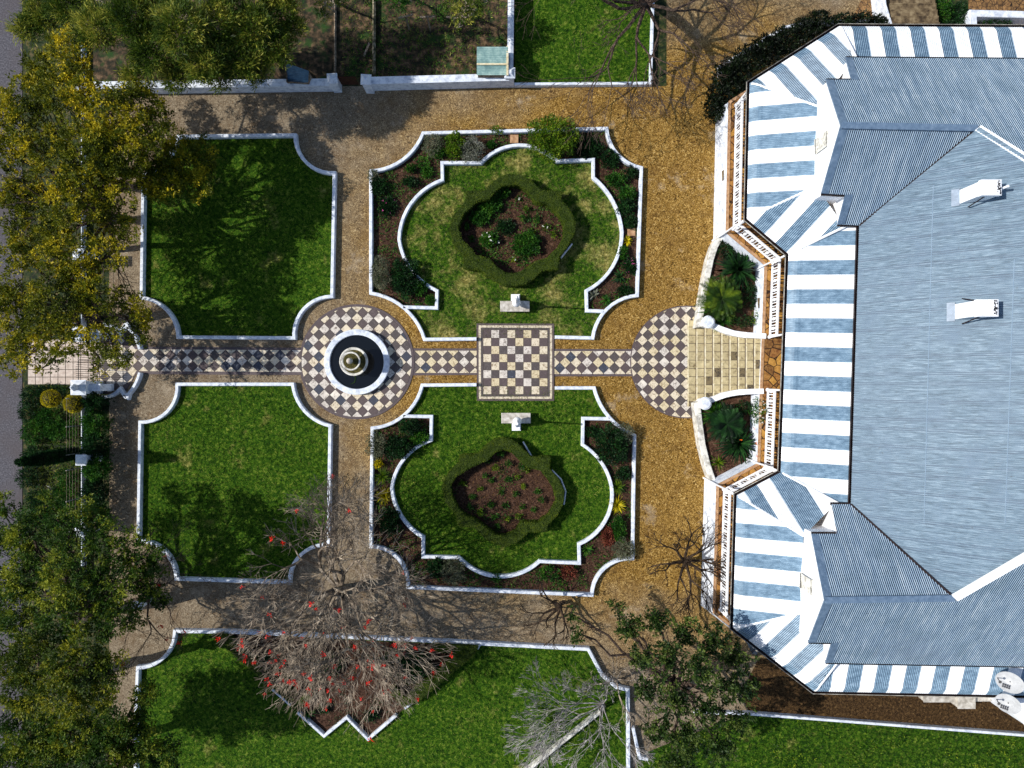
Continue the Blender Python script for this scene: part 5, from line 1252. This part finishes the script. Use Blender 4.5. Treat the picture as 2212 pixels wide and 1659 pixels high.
leafy_tree("spreading_tree", (232, 470), (215, 440, 5.0),
    [(60, 225, 60, 8), (150, 120, 55, 8.5), (150, 215, 66, 9), (235, 240, 62, 9), (300, 230, 50, 8), (95, 320, 62, 8), (190, 330, 74, 9.5), (290, 320, 66, 9), (340, 270, 42, 8), (260, 400, 55, 8.5), (60, 420, 50, 7.5), (170, 430, 66, 9), (120, 500, 50, 8), (20, 330, 46, 7), (10, 250, 40, 7), (20, 420, 46, 7), (235, 330, 60, 9.5), (90, 150, 40, 7), (250, 470, 40, 7), (60, 500, 40, 7)],
    'lf_olive', 'bark', "huge golden olive tree overhanging the upper left fence and lawn corner", dens=19)
leafy_tree("spreading_tree", (250, 400), (300, 400, 4.0), [(395, 345, 50, 6.5), (420, 385, 46, 6.2), (360, 400, 50, 6.8), (330, 340, 46, 7), (440, 330, 32, 6)], 'lf_olive', 'bark', "golden tree bough hanging over the corner of the upper left lawn", dens=19, trunk_r=.2)
leafy_tree("spreading_tree", (205, 690), (170, 650, 5.0),
    [(50, 560, 50, 8), (140, 560, 56, 8.5), (225, 545, 46, 8), (270, 500, 30, 7.5), (40, 660, 56, 8), (120, 650, 58, 9), (210, 640, 52, 8.5), (285, 660, 38, 7.5), (60, 750, 46, 7.5), (150, 735, 44, 8), (230, 730, 44, 8), (300, 720, 28, 7), (25, 790, 26, 7), (262, 770, 26, 7), (100, 790, 20, 6.5), (210, 800, 18, 6.5), (10, 640, 44, 7), (15, 720, 40, 7), (180, 600, 50, 8), (95, 700, 50, 8), (310, 690, 24, 6.5)],
    'lf_olive', 'bark', "golden olive tree overhanging the entrance gate and pale paving", dens=15)
leafy_tree("feathery_tree", (400, 60), (400, 40, 5.0),
    [(150, 5, 50, 8), (60, 60, 30, 7), (100, 40, 36, 7), (90, -20, 40, 7), (215, 60, 50, 9), (290, 40, 55, 9.5), (330, 110, 50, 9), (390, 60, 55, 10), (300, 170, 34, 8), (440, 130, 46, 9), (470, 50, 52, 9), (380, 165, 34, 8), (540, 60, 52, 8.5), (520, 130, 44, 8), (590, 100, 46, 7.5), (600, 30, 46, 7.5), (470, 170, 26, 7.5), (560, 160, 24, 7), (635, 60, 24, 7), (350, -30, 60, 9), (480, -40, 60, 9), (600, -40, 50, 8)],
    'lf_feather', 'bark_grey', "tall dark feathery tree filling the top left corner behind the white wall", dens=24, L=.26, W=.034, n=16, up=.2, out=.9, sub=0, jit=.1)
leafy_tree("dense_tree", (190, 1330), (190, 1320, 5.0),
    [(60, 1150, 48, 8), (150, 1150, 50, 8.5), (240, 1165, 52, 8.5), (310, 1200, 38, 8), (55, 1235, 56, 8.5), (150, 1240, 62, 9.5), (245, 1255, 58, 9), (320, 1265, 34, 7.5), (50, 1325, 56, 8.5), (140, 1340, 62, 9.5), (240, 1335, 52, 9), (20, 1090, 30, 7.5), (290, 1330, 28, 7), (110, 1090, 26, 7), (5, 1160, 40, 7), (10, 1260, 44, 7), (330, 1230, 34, 6.5), (350, 1290, 24, 6), (5, 1330, 40, 7), (200, 1110, 34, 7)],
    'lf_pine', 'bark', "large dark green tree at the left edge beside the lower gravel path", dens=18)
leafy_tree("dense_tree", (150, 1470), (150, 1450, 4.5), [(70, 1420, 55, 8), (160, 1430, 60, 9), (235, 1440, 40, 8.5), (60, 1500, 50, 8), (140, 1500, 52, 8.5), (215, 1500, 38, 8), (20, 1430, 40, 7.5)],
    'lf_mute', 'bark', "golden green tree at the lower left edge", dens=22, zs=.85)
leafy_tree("dense_tree", (150, 1640), (170, 1620, 3.5), [(60, 1580, 60, 6), (150, 1580, 60, 6), (240, 1570, 50, 6), (300, 1610, 46, 5.5), (360, 1630, 36, 5), (230, 1640, 60, 6), (120, 1650, 60, 6), (30, 1650, 50, 6), (320, 1500, 26, 5), (300, 1560, 30, 5)],
    'lf_pine', 'bark', "very dark tree in the bottom left corner", dens=26, zs=.85)
leafy_tree("leafy_tree", (1455, 1500), (1460, 1480, 2.6),
    [(1360, 1350, 34, 5), (1420, 1340, 34, 5), (1480, 1360, 36, 5.5), (1540, 1380, 40, 5.5), (1590, 1420, 36, 5), (1380, 1420, 30, 5.5), (1440, 1420, 42, 6.5), (1510, 1450, 46, 6.5), (1580, 1480, 40, 5.5), (1400, 1490, 34, 5), (1460, 1510, 42, 6), (1530, 1530, 42, 6), (1590, 1560, 34, 5), (1420, 1570, 36, 5), (1480, 1590, 42, 5.5), (1550, 1610, 40, 5.5), (1460, 1650, 40, 5), (1250, 1370, 18, 4), (1240, 1330, 14, 4), (1330, 1310, 16, 4.5), (1620, 1490, 24, 5)],
    'lf_mid', 'bark', "sparse dark leafy tree between the house and the lower lawn", dens=26, n=4, L=.14, W=.075, shell=.2, flat=.6, trunk_r=.2, zs=1, sub=6, subr=.22)
leafy_tree("small_tree", (1000, 20), (1000, 20, 1.6), [(985, 10, 26, 2.8), (1020, 30, 22, 2.6), (1010, -10, 30, 3), (990, 55, 14, 2.2), (1045, 5, 18, 2.5)], 'lf_feather', 'bark_grey', "small light green tree at the top beside the tall white wall", dens=16, L=.14, W=.04, trunk_r=.08, zs=1)
leafy_tree("small_tree", (715, 0), (715, 0, 1.8), [(712, 8, 24, 3), (738, -5, 20, 3), (700, 30, 14, 2.6)], 'lf_feather', 'bark_grey', "little green tree at the top edge by the thin pale fence", dens=14, L=.14, W=.04, trunk_r=.07, zs=1)
leafy_tree("small_tree", (855, -25), (855, -20, 1.6), [(830, -8, 24, 2.6), (865, 0, 24, 2.6), (900, -5, 20, 2.5)], 'lf_green', 'bark_grey', "green tree cut by the top edge above the wooden posts", dens=16, L=.14, W=.05, trunk_r=.07, zs=1)

# ------------------------------------------------------------------ bare trees
RMIN = .008
def grow(mb, p, d, L, r, depth, tips, spread, up, br=2.5, shrink=.78, n=3, wob=.18, flat=0.0):
    q = p; pts = [p]; rads = [r]; dd = d.copy(); ns = 3 if depth > 2 else 2
    for i in range(ns):
        dd = (dd + Vector((R.uniform(-wob, wob), R.uniform(-wob, wob), R.uniform(-wob, wob)))).normalized(); q = q + dd * (L / ns); pts.append(q); rads.append(r * (1 - .35 * (i + 1) / ns))
    mb.tube(pts, rads, n if depth < 4 else 5, cap=False)
    if depth == 0: tips.append(q); return
    k = int(br) + (1 if R.random() < br - int(br) else 0)
    for j in range(k):
        a = R.random() * 6.283; s = spread * R.uniform(.6, 1.2); u_ = dd.orthogonal().normalized(); v_ = dd.cross(u_)
        nd = dd + (u_ * math.cos(a) + v_ * math.sin(a)) * s; nd.z = nd.z * (1 - flat) + up; grow(mb, q if j or depth < 2 else pts[-2].lerp(q, .8), nd.normalized(), L * shrink * R.uniform(.8, 1.15), max(r * .60, RMIN), depth - 1, tips, spread, up, br, shrink, n, wob, flat)
def bare_tree(base, fork, limbs, bark, label, L, r, depth, spread=.6, up=.05, br=2.4, shrink=.78, flowers=0, name="bare_tree", group=None, trunk_r=.2, mat_f='red', flat=0, rmin=None, bark_l=None):
    b = P(*base); f = P(*fork); t = empty(name, (b.x, b.y, 0), label, "tree", group)
    mb = MB(); limb(mb, b, f, trunk_r, trunk_r * .75, 8, wig=.08); build("trunk", mb, M[bark_l or bark], t)
    mb = MB(); tips = []
    for az, el, k in limbs:
        a = math.radians(az); e = math.radians(el); grow(mb, f, Vector((math.cos(a) * math.cos(e), math.sin(a) * math.cos(e), math.sin(e))), L * k, r, depth, tips, spread, up, br, shrink, flat=flat)
    build("branches", mb, M[bark], t)
    if flowers:
        me = None
        for i in range(flowers):
            p = R.choice(tips if R.random() < .3 else [q_ for q_ in tips if q_.y < f.y - .5] or tips)
            if me is None:
                V = leaves(np.zeros((3, 3)), 6, .10, .05, .6, .04); o = quads_obj("flower", V, np.zeros(len(V)), M[mat_f], t); me = o.data
                o.data.transform(Matrix.Translation(ORG[o.name])); o.location = p - ORG[o.name]
            else:
                o = bpy.data.objects.new("flower", me); link(o, t, None); o.location = p - ORG[o.name]
            o.rotation_euler = (R.uniform(-.4, .4), R.uniform(-.4, .4), R.uniform(0, 6)); o.scale = [R.uniform(.7, 1.25)] * 3
    return t
R.seed(8)
RMIN = .009
bare_tree((735, 1275), (735, 1270, 1.6), [(15, 32, .95), (62, 34, .95), (105, 32, 1.0), (150, 30, 1.05), (195, 34, 1.0), (240, 30, 1.05), (285, 28, 1.15), (325, 34, 1.0), (80, 70, .8), (260, 66, .8)],
          'bark_twig', "big bare coral tree with scarlet flowers over the lower gravel path", 1.52, .13, 6, spread=.64, up=.07, br=3.0, shrink=.81, flowers=98, trunk_r=.30, bark_l='bark_olive')
RMIN = .009
bare_tree((318, 1300), (318, 1280, 1.5), [(20, 30, 1), (70, 30, 1), (130, 40, .8), (250, 35, 1), (300, 28, 1.15), (345, 30, 1)],
          'bark', "small dark bare coral tree with few red flowers at the left path corner", 1.15, .06, 5, spread=.62, up=.05, br=2.4, shrink=.80, flowers=16, trunk_r=.14)
bare_tree((1395, -20), (1395, 10, 3.2), [(200, 20, 1.0), (225, 12, 1.1), (180, 25, 1.0), (255, 10, .95), (290, 12, .8), (160, 30, .9), (330, 20, .8), (240, 55, .7), (20, 30, .8), (90, 40, .8)],
          'bark', "large dark bare tree reaching over the upper lawn and gravel", 1.75, .10, 6, spread=.55, up=.02, br=2.5, shrink=.80, trunk_r=.28)
RMIN = .014
bare_tree((1478, 1215), (1480, 1212, 1.0), [(10, 30, .9), (60, 32, 1), (100, 35, 1.05), (140, 32, .95), (190, 30, .9), (235, 32, .95), (275, 35, 1), (320, 32, .9), (90, 75, .6)],
          'bark_black', "round black bare tree on the gravel beside the house plinth", .95, .09, 4, spread=.66, up=.10, br=2.6, shrink=.74, trunk_r=.13)
bare_tree((1216, 1300), (1210, 1312, .9), [(150, 25, 1), (185, 22, 1.1), (215, 22, 1.1), (250, 25, 1.1), (285, 35, .9), (120, 40, .7)],
          'bark_black', "small black bare tree leaning left over the lower gravel path", .80, .08, 4, spread=.62, up=.06, br=2.3, shrink=.72, trunk_r=.10)
RMIN = .008
bare_tree((1300, 1530), (1302, 1520, 1.6), [(140, 22, .8), (170, 15, 1.1), (195, 15, 1.15), (220, 12, 1.15), (245, 12, 1.1), (268, 12, 1.05), (290, 18, .9), (60, 40, .6), (110, 40, .6), (185, 50, .8)],
          'bark_pale', "silvery white bare tree fanning out over the right end of the lower lawn", 1.06, .035, 6, spread=.40, up=.0, br=2.6, shrink=.78, trunk_r=.12, bark_l='bark_grey')
bare_tree((1330, 1470), (1330, 1468, 1.2), [(60, 35, 1), (120, 40, 1), (200, 35, 1), (0, 30, 1), (280, 30, .9)],
          'bark_grey', "small grey twiggy bare tree at the corner of the lower lawn", .8, .04, 4, spread=.6, up=.05, br=2.4, shrink=.76, trunk_r=.07)
bare_tree((246, 540), (236, 470, 4.0), [(200, 25, 1), (180, 10, 1.1), (225, 15, 1.1), (150, 25, 1), (260, 10, 1), (290, 10, 1)],
          'bark', "dark bare boughs of an old tree showing through the golden foliage", 1.3, .09, 4, spread=.5, up=-.02, br=2.1, shrink=.78, trunk_r=.16)

# ------------------------------------------------------------------ grass and litter
def grass(pts_poly, z, dens, mat, label, L=.085, W=.022, holes=()):
    p = scatter(pts_poly, dens, holes); V = blades(p, z, L, W)
    o = quads_obj("grass", V, np.clip(RNG.normal(.5, .22, len(p)), 0, 1), M[mat]); tag(o, label, "grass", kind='stuff')
def PP(pts, z=.3): return [P(x, y, z) for x, y in pts]
D = 260
grass(PP(lawnA), .03, D, 'grass', "thick green grass of the upper left square lawn"); grass(PP(lawnB), .03, D, 'grass', "green grass of the lower left square lawn")
grass(PP(lawnC), .036, D, 'grass_dry', "dry yellowish grass round the bright hedge ring", holes=[PP(hC_i, .05)]); grass(PP(lawnD), .036, D, 'grass', "green grass round the dull hedge ring", holes=[PP(hD_i, .05)])
grass(PP(lawnE[:9] + [(1358, 1700), (290, 1700)] + lawnE[10:]), .03, D * .8, 'grass', "green grass of the large lower lawn", holes=[PP([(467, 1368), (1034, 1396), (884, 1522), (795, 1597), (749, 1552), (700, 1590)], .05)])
grass(PP([(1113, -100), (1113, 180), (1406, 179), (1411, 8), (1413, -100)]), .03, D * .8, 'grass', "green grass under the large dark bare tree")
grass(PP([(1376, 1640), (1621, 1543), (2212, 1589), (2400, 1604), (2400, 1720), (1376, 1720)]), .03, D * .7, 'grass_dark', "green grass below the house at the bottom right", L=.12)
grass(PP([(735, -60), (1095, -60), (1095, 160), (735, 165)]), .02, 60, 'grass', "patchy weeds of the kitchen garden", L=.14, W=.03)
grass(PP([(50, 832), (174, 832), (174, 1250), (50, 1250)]), .0, 170, 'grass', "ground cover of the roadside strip", L=.16, W=.04)
def weeds(poly, z, n, label, holes=(), sp=.22, mat='lf_green'):
    c = scatter(poly, n, holes); p = np.repeat(c, 26, 0) + RNG.normal(size=(len(c) * 26, 2)) * sp; k = pip(p, poly)
    for h in holes: k &= ~pip(p, h)
    p = p[k]; V = leaves(np.column_stack([p, z + RNG.random(len(p)) * .08]), 2, .09, .045, .3, .02); tag(quads_obj("ground_cover", V, RNG.random(len(V)), M[mat]), label, "ground cover", kind='stuff')
weeds(PP(bedC), .04, 3.2, "low green cover plants on the soil of the north bed", [PP(lawnC)]); weeds(PP(bedD), .04, 2.8, "low green cover plants on the soil of the south bed", [PP(lawnD)])
weeds(PP(hC_i, .05), .06, 2.6, "low green growth inside the bright hedge ring"); weeds(PP(hD_i, .05), .06, .5, "thin low growth inside the dull hedge ring")
weeds(PP([(467, 1368), (1034, 1396), (884, 1522), (795, 1597), (749, 1552), (700, 1590)], .05), .05, 1.5, "low green plants in the diamond bed", mat='lf_dark')
weeds(PP([(735, -30), (1095, -30), (1095, 160), (735, 165)]), .03, .9, "green weeds in the kitchen garden", sp=.3)
weeds(PP([(1376, 1640), (1621, 1543), (2212, 1589), (2400, 1604), (2400, 1720), (1376, 1720)]), .05, .7, "taller weeds in the grass below the house", sp=.3, mat='lf_bright')
def litter(poly, z, dens, label, L=.05, W=.02, name="fallen_leaves", mat='litter', holes=()):
    p = scatter(poly, dens, holes); C = np.column_stack([p, np.full(len(p), z)]); V = leaves(C, 1, L, W, .0, .0); V[:, :, 2] = z + (V[:, :, 2] - z) * .35 + .006
    tag(quads_obj(name, V, RNG.random(len(p)), M[mat]), label, "leaves", kind='stuff')
litter(PP([(236, 190), (1440, 190), (1560, -60), (1900, 0), (1540, 240), (1548, 1400), (1600, 1540), (1300, 1440), (1271, 1400), (236, 1350)], 0), .002, 60, "scattered dry leaves and grit on the gravel", holes=[PP(lawnA), PP(lawnB), PP(bedC + [(1029, 728)]), PP(bedD + [(1199, 838)])])
litter(PP(hD_i, .05), .05, 170, "dry leaf mulch inside the dull hedge ring"); litter(PP(hC_i, .05), .05, 150, "dry leaf mulch inside the bright hedge ring")
litter(PP(bedC), .03, 55, "leaf litter on the soil of the north bed", holes=[PP(lawnC)]); litter(PP(bedD), .03, 55, "leaf litter on the soil of the south bed", holes=[PP(lawnD)])
litter(PP([(735, 0), (1095, 0), (1095, 160), (735, 165)]), .02, 50, "brown leaf litter of the kitchen garden")
print("objects", len(bpy.data.objects))
